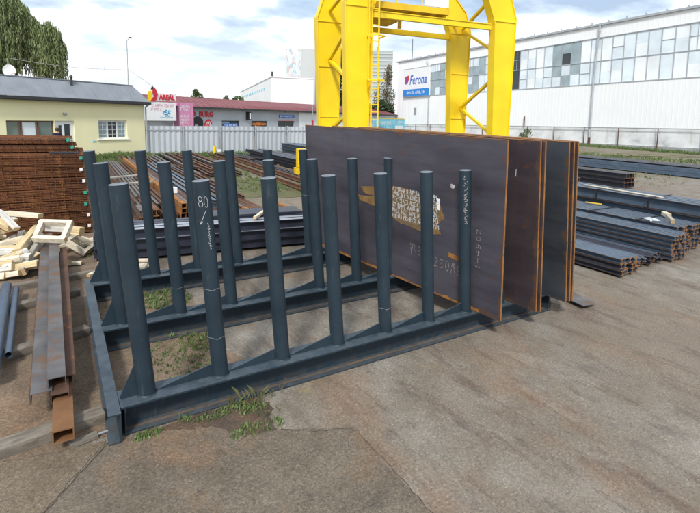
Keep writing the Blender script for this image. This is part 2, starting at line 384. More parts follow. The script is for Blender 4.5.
sheet('asphalt_patch',[(-.34,-.16),(-.62,-.50),(-.86,-.82),(-1.5,-1.6),(-1.5,-5),(1.6,-5.2),(1.62,-2.2),(1.66,-1.06),(1.05,-.76),(.7,-.30),(.3,-.22)],ASPH,.004,jag=.012,sub=9)
sheet('soil_ground',[(-.36,-.12),(-3.5,.35),(-3.5,9.5),(.7,9.0),(.9,7),(.75,5),(1.0,4),(1.15,2.6),(1.0,1.4),(1.2,.5),(.95,-.2),(.3,-.17)],SOIL,.004,jag=.05,sub=8)
sheet('damp_soil_edge',[(-.1,-.17),(.4,-.17),(.95,-.12),(1.12,-.35),(.98,-.72),(.72,-.70),(.5,-.38),(.2,-.30)],DAMP,.008,jag=.03,sub=6)
sheet('turf_strip',[(27,33),(31,26),(42,16),(60,2),(62,-6),(52,4),(46,14),(40,25),(34,33)],GRASSG,.03,jag=.4,sub=8)
sheet('fence_turf',[(3.2,27.2),(3,23.5),(6,22.8),(9,24.2),(16,25.2),(16.5,27.4)],GRASSG,.012,jag=.3,sub=8)
sheet('house_turf',[(-2.5,25.8),(-3,21),(1.4,13.5),(2.2,16),(3.5,23),(4.6,26.8),(2.2,26.0)],GRASSG,.012,jag=.25,sub=8)
sheet('rail_turf',[(4.9,11.0),(7.4,10.6),(8.3,9.0),(8.9,9.6),(8.0,13.2),(6.4,16),(5.4,16)],GRASSG,.010,jag=.3,sub=8)
def crack(pts,wd,seed,label):
    rr=random.Random(seed); q=[]
    for (a,b),(c,d) in zip(pts,pts[1:]):
        n=max(2,int(math.hypot(c-a,d-b)/.06))
        for k in range(n): t=k/n; q.append((a+(c-a)*t+rr.uniform(-.012,.012),b+(d-b)*t+rr.uniform(-.012,.012)))
    m=MB()
    for i in range(len(q)-1):
        L=Vector((q[i+1][0]-q[i][0],q[i+1][1]-q[i][1])); nrm=Vector((-L.y,L.x)).normalized(); w0,w1=wd*rr.uniform(.3,1.2),wd*rr.uniform(.3,1.2)
        m.add([(q[i][0]-nrm.x*w0,q[i][1]-nrm.y*w0,.009),(q[i][0]+nrm.x*w0,q[i][1]+nrm.y*w0,.009),(q[i+1][0]+nrm.x*w1,q[i+1][1]+nrm.y*w1,.009),(q[i+1][0]-nrm.x*w1,q[i+1][1]-nrm.y*w1,.009)],[(0,1,2,3)])
    tag(m.build('paving_crack',DAMP),label,kind='structure')
crack([(1.05,-.76),(1.35,-.95),(1.66,-1.06),(1.63,-2.2),(1.6,-4)],.0045,1,'crack along the edge of the asphalt patch')
crack([(-.34,-.16),(-.62,-.50),(-.86,-.82),(-1.3,-1.3)],.0045,2,'crack along the left edge of the asphalt patch')
crack([(3.1,-.9),(3.2,-1.3),(3.25,-1.9)],.0018,3,'short crack in the concrete')
crack([(2.5,-.55),(2.62,-.9),(2.72,-1.25)],.0015,4,'faint crack in the concrete')
# ------------------------------------------------------------------ rack
SX,D1,D2,LEAN,ZB=.699,1.72,3.426,-.192,.28
sheet('worn_slab',[(-.37,-.15),(-.65,-.51),(-.89,-.83),(-1.53,-1.6),(-6,-2.2),(-6,-.6),(-2.3,-.26),(-1.2,-.02)],slab_mat('rusty_slab',(.125,.090,.058),(.215,.170,.120)),.0062,jag=.01,sub=8)

rack=thing('steel_rack','dark blue-grey welded steel rack with three base beams and rows of upright pipes','storage rack')
for k,y in enumerate((0,D1,D2)):
    b=MB(); b.prof(IPROF(.30,ZB,.018,.012),(-.245,y,0),(6.02,y,0),m=0)
    for sgn in (-1,1):
        ya=y+sgn*.055; yb=y+sgn*.085
        b.box((-.20,min(ya,yb),.0181),(5.95,max(ya,yb),.0225),1)
    for x in (-.215,5.9):
        b.box((x,y-.148,.019),(x+.012,y-.007,ZB-.019)); b.box((x,y+.007,.019),(x+.012,y+.148,ZB-.019))
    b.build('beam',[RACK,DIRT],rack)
ch=MB()
pa,pb=Vector((-.305,-.235,0)),Vector((-.25,3.60,0))
d=(pb-pa).normalized(); s_=Vector((d.y,-d.x,0))
cp=[(0,0),(0,ZB),(-.105,ZB),(-.105,ZB-.014),(-.012,ZB-.014),(-.012,.014),(-.105,.014),(-.105,0)]
ch.prof([(x+.052,z+.003) for x,z in cp],pa,pb)
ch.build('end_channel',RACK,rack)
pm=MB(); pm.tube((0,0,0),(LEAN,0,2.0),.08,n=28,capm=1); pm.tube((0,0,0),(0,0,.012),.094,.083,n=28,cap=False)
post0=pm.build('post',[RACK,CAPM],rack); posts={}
gm=MB(); gm.poly([(-.06,-.006,.001),(-.60,-.006,.001),(-.60,-.006,.012),(-.068,-.006,.135)],(0,.012,0)); gus0=gm.build('gusset',RACK,rack)
g1=MB(); g1.poly([(-.06,-.006,.001),(-.235,-.006,.001),(-.235,-.006,.02),(-.095,-.006,.34)],(0,.012,0)); gus1=g1.build('gusset',RACK,rack)
used=[False,False,False]
for r,y in enumerate((0,D1,D2)):
    for i in range(9):
        if not used[0]: p=post0; used[0]=True
        else: p=post0.copy(); COL.objects.link(p)
        p.location=(i*SX+random.uniform(-.008,.008),y+random.uniform(-.006,.006),ZB+.001); p.rotation_euler=(random.uniform(-.004,.004),random.uniform(-.004,.004),0); posts[(r,i)]=p
        src=gus1 if i==0 else gus0; q=1 if i==0 else 2
        if not used[q]: gg=src; used[q]=True
        else: gg=src.copy(); COL.objects.link(gg)
        gg.location=(i*SX,y,ZB)
# chalk on the posts (wrapped round the pipe)
def on_post(p,az0,rad=.0815):
    def f(a,b):
        t=az0+a/.08
        return (LEAN*b/2.0+rad*math.sin(t),-rad*math.cos(t),b)
    return f
def chalk(r,i,strokes,az,wd=.006,name='chalk_mark',brk=.16):
    m=MB(); f=on_post(None,az)
    for s in strokes:
        q=[s[0]]
        for a,b in zip(s,s[1:]):
            n=max(1,int(math.hypot(b[0]-a[0],b[1]-a[1])/.012)); q+=[(a[0]+(b[0]-a[0])*k/n,a[1]+(b[1]-a[1])*k/n) for k in range(1,n+1)]
        ribbon(m,q,wd,f,brk=brk)
    return m.build(name,FCHALK if i==6 else CHALK,posts[(r,i)])
def arc(cx,cy,rx,ry,a0,a1,n=10): return [(cx+rx*math.cos(R(a0+(a1-a0)*k/n)),cy+ry*math.sin(R(a0+(a1-a0)*k/n))) for k in range(n+1)]
az=R(-18)
st=[arc(-.018,1.835,.017,.024,0,360),arc(-.018,1.785,.020,.026,0,360),arc(.032,1.805,.017,.052,0,360,14),
    [(.022,1.72),(-.035,1.595)],[(-.046,1.66),(-.037,1.59),(-.002,1.625)]]
for k in range(11): st.append([(.026+.008*math.sin(k*2.1),1.60-k*.024),(.042-.006*math.cos(k*1.7),1.590-k*.024),(.030,1.583-k*.024)])
chalk(0,1,st,az,.0036,brk=.05)
st=[]
rr=random.Random(4)
for k in range(22):
    z=1.93-k*.030; st.append([(rr.uniform(-.03,.03),z),(rr.uniform(-.025,.035),z-.02),(rr.uniform(-.03,.03),z-.014)])
chalk(0,6,st,R(-42),.0042)
ring=lambda z:[(.08*math.pi*2*k/24,z+.006*math.sin(k)) for k in range(25)]
for r,i,z in ((0,1,.93),(0,1,.42),(1,1,.36),(0,4,.32),(2,5,1.15),(1,3,.5)):
    m=MB(); f=on_post(None,0,.0812); ribbon(m,ring(z),.003,f,brk=.12); m.build('chalk_mark',FCHALK if (r,i)==(0,4) else GREYM,posts[(r,i)])
# ------------------------------------------------------------------ steel plates on the rack
def plate(label,x0,y0,lx,mat,dx=-.083,th=.03,L=4.82,H=2.44):
    """stands on the rack; local y runs along the plate, z up its face, x through it"""
    o=MB(); o.box((0,0,0),(th,L,H),0)
    me=o
    me.m=[1,1,1,0,1,0]
    ob=me.build('steel_plate',[mat,RUSTO])
    yv=Vector((dx,1,0)).normalized(); zv=Vector((-lx,0,2.437)).normalized(); xv=yv.cross(zv).normalized(); zv=xv.cross(yv)
    M=Matrix.Identity(4)
    for i in range(3): M[i][0]=xv[i]; M[i][1]=yv[i]; M[i][2]=zv[i]
    M[0][3],M[1][3],M[2][3]=x0,y0,ZB+.003
    ob.matrix_world=M
    return tag(ob,label,'steel plate','steel plates standing on the rack')
p1=plate('grey-violet steel plate nearest the empty posts, with white stencilled block and chalk scrawl',4.334,-.502,.160,PLATE1)
p2=plate('purplish steel plate in the middle pair, its broad face showing chalk ticks',5.065,-.513,.265,PLATE2)
p3=plate('second plate of the middle pair, only its rusty edges showing',5.120,-.545,.265,PLATE2,th=.028)
p4=plate('blue-tinted steel plate of the rear trio, its face in view',5.800,-.49,.35,PLATE3)
p5=plate('middle plate of the rear trio, seen as a rusty edge strip',5.880,-.50,.33,PLATE2)
p6=plate('outermost plate on the rack, on the side of the stacked beams',5.945,-.50,.29,PLATE3)
# marks on the first plate: (a along from the near end, b up), painted proud of the face
def onp(a,b,e=.002): return (-e,a,b)
m=MB()
pts=[(1.10,1.40),(1.02,1.22),(1.16,1.10),(1.08,.98),(1.30,.90),(1.50,.93),(2.05,.98),(2.40,1.12),(3.02,1.17),(3.08,1.26),(2.62,1.30),(2.9,1.33),(3.0,1.42),(2.45,1.50),(2.05,1.56),(1.5,1.52)]
rr=random.Random(3); o=[]
for k in range(len(pts)):
    a,b=pts[k],pts[(k+1)%len(pts)]
    for j in range(4): t=j/4; o.append((a[0]+(b[0]-a[0])*t+rr.uniform(-.012,.012),a[1]+(b[1]-a[1])*t+rr.uniform(-.01,.01)))
m.poly([onp(a,b,.0015) for a,b in o],(.001,0,0)); m.build('rust_patch',simple('mustard_rust',(.20,.115,.035),.85,0,.3,5,(.13,.07,.03),.6,9),p1)
m=MB(); rr=random.Random(11)
for row in range(6):
    a=2.14; z=1.475-row*.088
    while a>1.16:
        wd=rr.uniform(.022,.048); h=.062
        segs=rr.choice([[[(0,0),(0,1)],[(0,1),(1,1)],[(1,1),(1,.5)],[(1,.5),(0,.5)]],[[(0,0),(0,1)],[(1,0),(1,1)],[(0,.5),(1,.5)]],[[(0,0),(1,0)],[(0,1),(1,1)],[(.5,0),(.5,1)]],[[(0,0),(0,1)],[(0,0),(1,0)],[(0,1),(1,1)]],[[(0,0),(.5,1)],[(.5,1),(1,0)]],[[(0,1),(1,1)],[(1,1),(1,0)],[(0,0),(1,0)]]])
        for s in segs: ribbon(m,[(a-x*wd+rr.uniform(-.008,.008),z+y*h+rr.uniform(-.01,.01)) for x,y in s],rr.uniform(.007,.014),lambda u,v:onp(u,v,.0035))
        a-=wd+rr.choice((.014,.018,.022,.05))
m.build('stencil_lettering',CHALK,p1)
mo,nt_,b_=newmat('overspray'); nz_=noise(nt_,coords(nt_,(1,1,2)),16,5,.8)
nt_.links.new(ramp(nt_,nz_,[(.45,(.14,.085,.035)),(.60,(.19,.15,.10)),(.72,(.33,.32,.30))]),b_.inputs['Base Color']); b_.inputs['Roughness'].default_value=.9
m=MB(); rr=random.Random(6); ot=[]
for k in range(60):
    t=2*math.pi*k/60; c_,s_2=math.cos(t),math.sin(t); q=1/max(abs(c_)**.9,abs(s_2)**.9); ot.append((1.66+.50*min(1,q)*c_*1.12*rr.uniform(.94,1.04),1.235+.29*s_2*min(1.2,q)*rr.uniform(.9,1.04)))
m.poly([onp(a,b,.0030) for a,b in ot],(.0004,0,0)); m.build('paint_overspray',mo,p1)
m=MB(); rr=random.Random(19); pt=[]
for a in [0,.3]+[.3+.1*k for k in range(45)]: pt.append((min(a+.35,4.81),.035+rr.uniform(-.012,.02)))
m.poly([onp(.35,.004,.0012)]+[onp(a,b,.0012) for a,b in pt]+[onp(4.81,.004,.0012)],(.0008,0,0)); m.build('rust_edge',RUSTO,p1)
m=MB(); m.poly([onp(1.17,1.33,.003),onp(1.11,1.33,.003),onp(1.11,1.50,.003),onp(1.17,1.50,.003)],(.001,0,0)); m.build('paper_label',WHITE,p1)
def scrawl(a0,b0,glyphs,hh,ww,parent,wd=.010,seed=1,vert=False,dark=False):
    m=MB(); rr=random.Random(seed)
    G={'4':[[(0.1,1),(0,.4),(1,.45)],[(.7,.8),(.6,0)]],'2':[[(0,.8),(.4,1),(.9,.8),(.1,0),(1,.05)]],'1':[[(.3,.8),(.6,1),(.5,0)]],'5':[[(.9,1),(.2,1),(.1,.55),(.8,.5),(.7,.05),(0,.05)]],'M':[[(0,0),(.2,1),(.5,.3),(.8,1),(1,0)]],
       'Z':[[(0,1),(1,.95),(0,.05),(1,0)]],'8':[arc(.5,.75,.35,.25,0,360,8),arc(.5,.27,.42,.27,0,360,8)],'V':[[(0,1),(.5,0),(1,1)]],'E':[[(.9,1),(.1,.95),(.1,0),(.9,.02)],[(.1,.5),(.7,.5)]],'0':[arc(.5,.5,.4,.5,0,360,9)],'-':[[(0,.5),(1,.5)]],'S':[[(.9,.9),(.3,1),(.1,.7),(.8,.4),(.7,0),(0,.1)]],' ':[]}
    a,b=a0,b0
    for c in glyphs:
        for s in G.get(c,[]):
            q=[]
            for x,y in s:
                x+=rr.uniform(-.06,.06); y+=rr.uniform(-.06,.06)
                q.append((a-x*ww,b+y*hh) if not vert else (a+y*hh,b+x*ww))
            q2=[q[0]]
            for a_,b_ in zip(q,q[1:]): q2+=[(a_[0]+(b_[0]-a_[0])*k/5,a_[1]+(b_[1]-a_[1])*k/5) for k in range(1,6)]
            ribbon(m,q2,wd,lambda u,v:onp(u,v,.002),brk=.22)
        if vert: b+=ww*1.45
        else: a-=ww*1.5; b+=rr.uniform(-.012,.012)
    return m.build('chalk_writing',FCHALK,parent)
scrawl(1.72,.52,'V421',.16,.055,p1,.005,2); scrawl(1.32,.44,'4250M8',.15,.075,p1,.005,5)
scrawl(.36,.62,'1-4502',.075,.07,p1,.005,7,vert=True)
m=MB(); m.poly([onp(.88+.05*math.cos(t*.6)*random.uniform(.6,1.1),1.72+.045*math.sin(t*.6)*random.uniform(.6,1.1),.0018) for t in range(10)],(.001,0,0)); m.build('chalk_smudge',FCHALK,p1)
m=MB(); m.poly([onp(.93,.67,.0018),onp(.70,.64,.0018),onp(.69,.71,.0018),onp(.92,.735,.0018)],(.001,0,0)); m.build('rust_patch',RUSTO,p1)
for (a,b,h) in ((.62,2.03,.09),(.36,2.02,.1)):
    m=MB(); ribbon(m,[(a,b),(a+.004,b-h)],.010,lambda u,v:onp(u,v,.002)); m.build('chalk_mark',CHALK,p2)
m=MB(); rr=random.Random(8)
for k in range(14): 
    a,b=.58+rr.uniform(-.06,.06),1.66-rr.random()*.16; ribbon(m,[(a,b),(a+rr.uniform(-.03,.03),b+rr.uniform(-.03,.03))],.008,lambda u,v:onp(u,v,.002))
m.build('chalk_mark',CHALK,p2)
# loose bits at the far end of the rack
m=MB(); m.bar((6.02,-.19,.06),(6.50,.25,.06),.14,.12,bev=.008); tag(m.build('timber_block',SLEEP),'short grey timber block by the end of the front beam, under the outer plates','timber')
m=MB(); m.poly([(6.42,-.42,.075),(6.78,-.42,.045),(7.05,.30,.02),(6.60,.45,.05)],(0,0,.008)); tag(m.build('scrap_sheet',[SCALEG]),'thin bare scrap sheet lying on the concrete behind the plates','scrap metal')
# ------------------------------------------------------------------ timber, channels and pipes on the left
def timber(name,label,cat,p0,p1,w,h,mat,endm,group=None,roll=0):
    m=MB(); p0=Vector(p0);p1=Vector(p1); L=(p1-p0).length
    m.bar((-L/2,0,0),(L/2,0,0),w,h,m=0,capm=1,bev=min(w,h)*.06)
    o=m.build(name,[mat,endm]); dd=(p1-p0).normalized()
    o.rotation_mode='QUATERNION'
    o.rotation_quaternion=dd.to_track_quat('X','Z') @ Euler((roll,0,0)).to_quaternion(); o.location=(p0+p1)/2
    return tag(o,label,cat,group)
SL='timber bearers laid across the soil'
timber('timber_bearer','nearest weathered timber bearer, under the open mouth of the rusty channel','timber',(-2.4,-.10,.05),(-.36,.22,.05),.16,.10,SLEEP,SLEEP,SL)
timber('timber_bearer','second weathered timber bearer from the front, crossing under the long channels','timber',(-2.3,1.52,.055),(-.36,2.22,.055),.14,.11,SLEEP,SLEEP,SL)
timber('timber_bearer','third weathered timber bearer from the front, ending beside the rack','timber',(-2.3,3.05,.055),(-.38,3.75,.055),.14,.11,SLEEP,SLEEP,SL)
timber('timber_bearer','farthest weathered timber bearer, near the pile of pale offcuts','timber',(-1.9,4.25,.05),(-.05,4.62,.05),.13,.10,SLEEP,SLEEP,SL)
bt=thing('board_scrap','short grey board with a bright metal tang beside the corner of the rack','scrap timber',(-.48,-.05,.0),(0,0,R(12)))
m=MB(); m.bar((-.17,0,.022),(.05,0,.022),.075,.036,bev=.004); m.build('board',SLEEP,bt)
m=MB(); m.bar((.05,0,.022),(.14,0,.018),.022,.008); m.build('tang',GREYM,bt)
# the four rusty channels
CG='channels lying beside the rack'
m=MB(); m.prof(UPROF(.17,.10,.008),(-.845,.42,.20),(-.79,6.1,.20),m=0); m.prof([(-.0925,0),(-.0855,0),(-.0855,.1),(-.0925,.1)],(-.845,.42,.20),(-.79,6.1,.20),m=1)
tag(m.build('steel_channel',[SCALEG,RUSTD]),'wide grey steel channel, leftmost of the channels beside the rack','steel channel',CG)
m=MB(); m.prof(UPROF(.15,.09,.008),(-.72,.46,.305),(-.67,5.75,.305)); tag(m.build('steel_channel',SCALEG),'grey-brown rust-stained channel lying topmost over its neighbours','steel channel',CG)
m=MB(); m.prof(UPROF(.11,.10,.008),(-.615,.62,.205),(-.52,5.6,.205)); tag(m.build('steel_channel',RUSTD),'narrow dark rusty channel on the side towards the rack','steel channel',CG)
m=MB(); m.prof([(-.085,0),(.085,0),(.085,.11),(-.085,.11)],(-.672,.0,.135),(-.60,3.8,.135),m=0,capm=1)
m=MB()
def rhs(m,p0,p1,w,h,t):
    d,a,u=m.frame(p0,p1,(0,0,1)); vs=[]
    for p in (p0,p1):
        for k in (0,t):
            for x,y in ((-w/2+k,k),(w/2-k,k),(w/2-k,h-k),(-w/2+k,h-k)): vs.append(Vector(p)+a*x+u*y)
    fs=[]
    for i in range(4):
        j=(i+1)%4; fs+=[(i,j,8+j,8+i),(4+j,4+i,12+i,12+j),(j,i,4+i,4+j),(8+i,8+j,12+j,12+i)]
    m.add(vs,fs)
rhs(m,(-.690,-.135,.102),(-.60,3.4,.135),.160,.115,.010)
tag(m.build('box_section',simple('channel_rust',(.17,.078,.03),.85,0,.4,3,(.27,.125,.04),.55,6,.3)),'orange-rusty box section pushed forward, its open end nearest the viewer','box section',CG)
m=MB(); rhs(m,(-.70,.36,.20),(-.65,3.1,.20),.15,.08,.009); tag(m.build('box_section',RUSTD),'short rusty box section wedged under the topmost channel','box section',CG)
PG='pipes at the left edge'
m=MB(); m.pipe((-1.275,1.25,.17),(-1.31,4.15,.17),.065,.006,18); tag(m.build('steel_pipe',SCALEB),'thicker blue-grey pipe lying at the left edge','pipe',PG)
m=MB(); m.pipe((-1.165,1.7,.15),(-1.185,4.0,.15),.040,.005,16); tag(m.build('steel_pipe',SCALEB),'thinner blue-grey pipe lying between the thick pipe and the channels','pipe',PG)
# pile of pale timber
WG='pale offcuts in the timber pile'
spec=[((-1.42,6.75,.80),(-.86,6.35,.78),.15,.085,'pale squared timber lying across the crest of the offcut pile'),
 ((-1.22,5.35,.36),(-.92,6.65,.50),.13,.12,'long pale timber running up the pile towards the mesh stack'),
 ((-1.14,4.86,.14),(-.84,6.1,.42),.10,.13,'grey-sided timber slanting down the front of the pile'),
 ((-1.34,5.2,.30),(-.98,6.0,.40),.09,.10,'pale stick lying just left of the slanting grey-sided timber'),
 ((-1.75,5.15,.30),(-1.27,5.02,.26),.13,.12,'thick pale block lowest in the pile at the left edge'),
 ((-1.66,5.65,.34),(-1.24,5.45,.36),.13,.11,'pale block halfway up the pile at the left edge'),
 ((-1.36,4.95,.20),(-1.08,5.30,.22),.11,.10,'short pale block in front of the slanting timbers'),
 ((-1.75,6.9,.72),(-1.32,6.3,.60),.15,.12,'pale timber sloping down the left flank of the pile'),
 ((-1.72,7.2,.86),(-1.28,6.5,.70),.12,.05,'thin white board propped near the top of the pile'),
 ((-1.50,6.5,.88),(-1.24,6.1,.62),.12,.05,'white board leaning steeply down the pile'),
 ((-.40,6.55,.42),(-.17,6.35,.40),.16,.16,'pale block standing behind the flat frame'),
 ((-.78,6.6,.48),(-.42,6.45,.46),.11,.13,'pale block seen through the tilted frame'),
 ((-.60,5.45,.05),(-.24,5.32,.05),.10,.05,'dark-edged plank flat on the soil below the frames')]
for k,(a,b,ww,hh,l) in enumerate(spec): timber('timber_offcut',l,'timber',a,b,ww,hh,WOODG if 'grey' in l else WOOD3 if 'white' in l else (WOOD,WOOD2,WOOD3)[k%3],WOODE,WG,random.uniform(-.3,.3))
rr=random.Random(44)
for k in range(14):
    x=rr.uniform(-1.75,-1.05); y=rr.uniform(4.7,5.6); a=rr.uniform(-.6,1.4); L=rr.uniform(.28,.5); z=.07+.11*(k%3)
    timber('timber_offcut','pale sawn offcut spilling from the front of the timber pile toward the channels','timber',(x-L/2*math.cos(a),y-L/2*math.sin(a),z),(x+L/2*math.cos(a),y+L/2*math.sin(a),z+rr.uniform(0,.1)),rr.uniform(.09,.13),rr.uniform(.08,.12),rr.choice([WOOD,WOOD2,WOOD3]),WOODE,'offcuts spilling from the pile front',rr.uniform(-.4,.4))
rr=random.Random(21)
for k in range(58):
    x=rr.uniform(-2.4,-.55) if k%3 else rr.uniform(-1.9,-1.2); y=rr.uniform(5.1,7.3); z=.06+ .5*max(0,1-abs(y-6.6)/1.3)*max(.15,1-abs(x+1.5)/1.3)*rr.uniform(.2,1)
    a=rr.uniform(0,math.pi); L=rr.uniform(.3,.75)
    timber('timber_offcut','pale sawn offcut jumbled in the heart of the timber pile','timber',(x-L/2*math.cos(a),y-L/2*math.sin(a),z+rr.uniform(-.05,.12)),(x+L/2*math.cos(a),y+L/2*math.sin(a),z+rr.uniform(-.05,.12)),rr.uniform(.08,.13),rr.uniform(.07,.12),rr.choice([WOOD,WOOD2,WOOD3,WOODG]),WOODE,'jumbled offcuts of the timber pile',rr.uniform(-.5,.5))
def wframe(label,c,wd,hh):
    t=thing('nailed_crate',label,'timber frame',Vector(c[0]),group='nailed timber frames')
    q=[Vector(p)-Vector(c[0]) for p in c]
    n=(q[1]-q[0]).cross(q[3]-q[0]).normalized()
    if n.z<0: n=-n
    for k in range(4):
        a,b=q[k],q[(k+1)%4]; dd=(b-a).normalized(); ins=wd/2
        cen=(q[0]+q[1]+q[2]+q[3])/4
        side=n.cross(dd); 
        if (cen-a).dot(side)<0: side=-side
        off=side*ins
        m=MB(); tr=(wd if k%2 else 0)
        m.bar(a+off+dd*tr,b+off-dd*tr,wd,hh,up=n,m=0,capm=1,bev=.004)
        m.build('rail',[WOOD,WOODE],t)
    return t
wframe('square pale timber frame tilted on top of the pile front',[(-.86,6.15,.72),(-.33,5.85,.72),(-.50,5.38,.47),(-1.00,5.70,.47)],.085,.11)
wframe('flat timber frame lying at the right foot of the pile',[(-.50,5.95,.33),(-.16,5.80,.08),(.10,6.35,.10),(-.32,6.42,.33)],.07,.11)
rr=random.Random(5)
for k in range(16):
    x=rr.uniform(-.12,.75); y=4.55+rr.uniform(-.2,.35)-.02*k*.2; z=.04+.055*(k%3); L=rr.uniform(.2,.42); a=rr.uniform(-.5,.9)
    timber('timber_batten','short pale batten heaped behind the back beam of the rack','timber',(x-L/2*math.cos(a),y-L/2*math.sin(a),z),(x+L/2*math.cos(a),y+L/2*math.sin(a),z),.07,.05,WOOD,WOODE,'battens heaped behind the rack')
for k in range(6):
    x=rr.uniform(-.1,.1); y=6.7+rr.uniform(-.3,.3); a=rr.uniform(-.4,.5); L=.3
    timber('timber_batten','small pale batten on the soil between the mesh stack and the flat frame','timber',(x-L/2*math.cos(a),y-L/2*math.sin(a),.04+.05*(k%2)),(x+L/2*math.cos(a),y+L/2*math.sin(a),.04+.05*(k%2)),.08,.05,WOOD,WOODE,'battens beside the mesh stack')
# ------------------------------------------------------------------ rusty mesh mats stack
MO=Vector((.17,7.8,0)); Mr=Euler((0,0,R(-1.5)))
MATR=simple('rusty_mesh',(.165,.062,.024),.9,0,.45,2.2,(.28,.12,.036),.55,5,.2)
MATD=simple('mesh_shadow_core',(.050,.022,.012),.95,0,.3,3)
def mats(label,z0,z1,s1,dep,n0,seed):
    rr=random.Random(seed)
    t=thing('mesh_mat_bundle',label,'mesh bundle',MO+Mr.to_matrix()@Vector((s1,n0,z0)),Mr,'bundles of rusty reinforcing mesh')
    h=z1-z0; L=5.0
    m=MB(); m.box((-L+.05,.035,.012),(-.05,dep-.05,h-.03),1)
    n=max(4,int(h/.024))
    for k in range(n):
        z=.012+h*(k+.5)/n*.95; j=rr.uniform(-.012,.012)
        m.bar((-L+j,.012+rr.uniform(-.008,.012),z),(rr.uniform(-.02,.02),.012+rr.uniform(-.008,.012),z+rr.uniform(-.006,.006)),.011,.011)
    for k in range(int(L/.15)):
        x=-.06-k*.15+rr.uniform(-.012,.012)
        m.bar((x,.02,.005),(x+rr.uniform(-.008,.008),.02,h-.01),.010,.010,up=(0,1,0))
        for q in range(3): 
            xx=x+rr.uniform(-.03,.03); m.bar((xx,-.03-rr.random()*.03,h-.012-q*.05),(xx,dep,h-.012-q*.05),.009,.009)
    for k in range(int(dep/.15)): m.bar((-L,.1+k*.15,h-.010),(0,.1+k*.15,h-.010),.011,.011)
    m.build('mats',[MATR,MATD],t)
    g=MB(); zt=h*.55; g.poly([(-.13,-.045,zt),(-.07,-.045,zt+.005),(-.07,-.047,zt+.075),(-.13,-.047,zt+.07)],(0,.004,0)); g.build('tag',rr.choice([GREENT,WHITE,GREENT]),t)
    return t
nm=['lowest','second from the ground','third from the ground','fourth from the ground','fifth from the ground','sixth from the ground','uppermost full-depth']
hs=[0.02,.27,.53,.79,1.06,1.32,1.58,1.84]
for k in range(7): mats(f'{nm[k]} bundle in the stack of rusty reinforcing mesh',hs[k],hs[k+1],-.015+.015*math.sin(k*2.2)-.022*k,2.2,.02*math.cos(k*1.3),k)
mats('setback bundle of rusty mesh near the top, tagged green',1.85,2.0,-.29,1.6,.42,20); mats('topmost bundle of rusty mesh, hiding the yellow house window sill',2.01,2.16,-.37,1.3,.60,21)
m=MB(); m.box((-.85,.02,0),(-.28,.14,.03)); tag(m.build('dark_bar',SCALED,None,MO+Mr.to_matrix()@Vector((0,.1,1.85)),Mr),'short dark bar lying on the ledge of the mesh stack','steel bar')
# ------------------------------------------------------------------ bundles of long steel (axis along y unless turned)
TIPM=simple('rusty_flange_tip',(.045,.032,.028),.8,0,.3,4,(.11,.05,.025),.60,6)
def bundle(name,label,cat,group,x0,y0,L,nx,nz,b,h,mat,endm,rot=0,jit=.05,z0=.08,tf=None,kind='I',lay=None,blocks=True,gap=.8):
    mats_=mat if isinstance(mat,list) else [mat]; firsts=[]; tf=tf or h*.07
    for mt in mats_:
        m=MB(); w_=b*gap
        if kind=='I':
            m.prof(IPROF(w_,h*.97,tf,tf*.8),(0,0,0),(0,L,0),m=0,capm=1)
            m.m[7]=2; m.m[11]=2
        elif kind=='U': m.prof(UPROF(w_,h*.95,tf),(0,0,0),(0,L,0),m=0,capm=1)
        elif kind=='V': m.prof([(-w_/2,0),(w_/2,0),(w_/2,h),(w_/2-tf,h),(w_/2-tf,tf),(-w_/2+tf,tf),(-w_/2+tf,h),(-w_/2,h)],(0,0,0),(0,L,0),m=0,capm=1)
        else: rhs(m,(0,0,0),(0,L,0),w_,h*.97,max(.006,tf*.6))
        firsts.append(m.build(name,[mt,endm,TIPM]))
    c,s=math.cos(rot),math.sin(rot); taken=[False]*len(firsts)
    rr=random.Random(int(abs(x0*31+y0*17))+nx); cnt=0
    for j in range(nz):
        for i in range(nx-(lay[j] if lay else 0)):
            q=cnt if cnt<len(firsts) else rr.randrange(len(firsts)); cnt+=1
            o=firsts[q] if not taken[q] else firsts[q].copy()
            if taken[q]: COL.objects.link(o)
            taken[q]=True
            xx=(i+.5)*b+(lay[j]*b*.5 if lay else 0)+rr.uniform(-1,1)*b*(1-gap)*.35; yy=rr.uniform(-jit,jit)
            o.location=(x0+xx*c-yy*s,y0+xx*s+yy*c,z0+j*h); o.rotation_euler=(0,0,rot+rr.uniform(-1,1)*b*(1-gap)*.5/L)
            tag(o,label,cat,group)
    if blocks and z0>.05:
        for q in (.12,.5,.88):
            yy=L*q; w_=nx*b
            timber('timber_skid',f'low timber skid under the {group}','timber',(x0-yy*s-.05*c,y0+yy*c-.05*s,z0/2-.002),(x0+(w_+.05)*c-yy*s,y0+(w_+.05)*s+yy*c,z0/2-.002),.10,z0-.006,SLEEP,SLEEP,f'skids under the {group}')
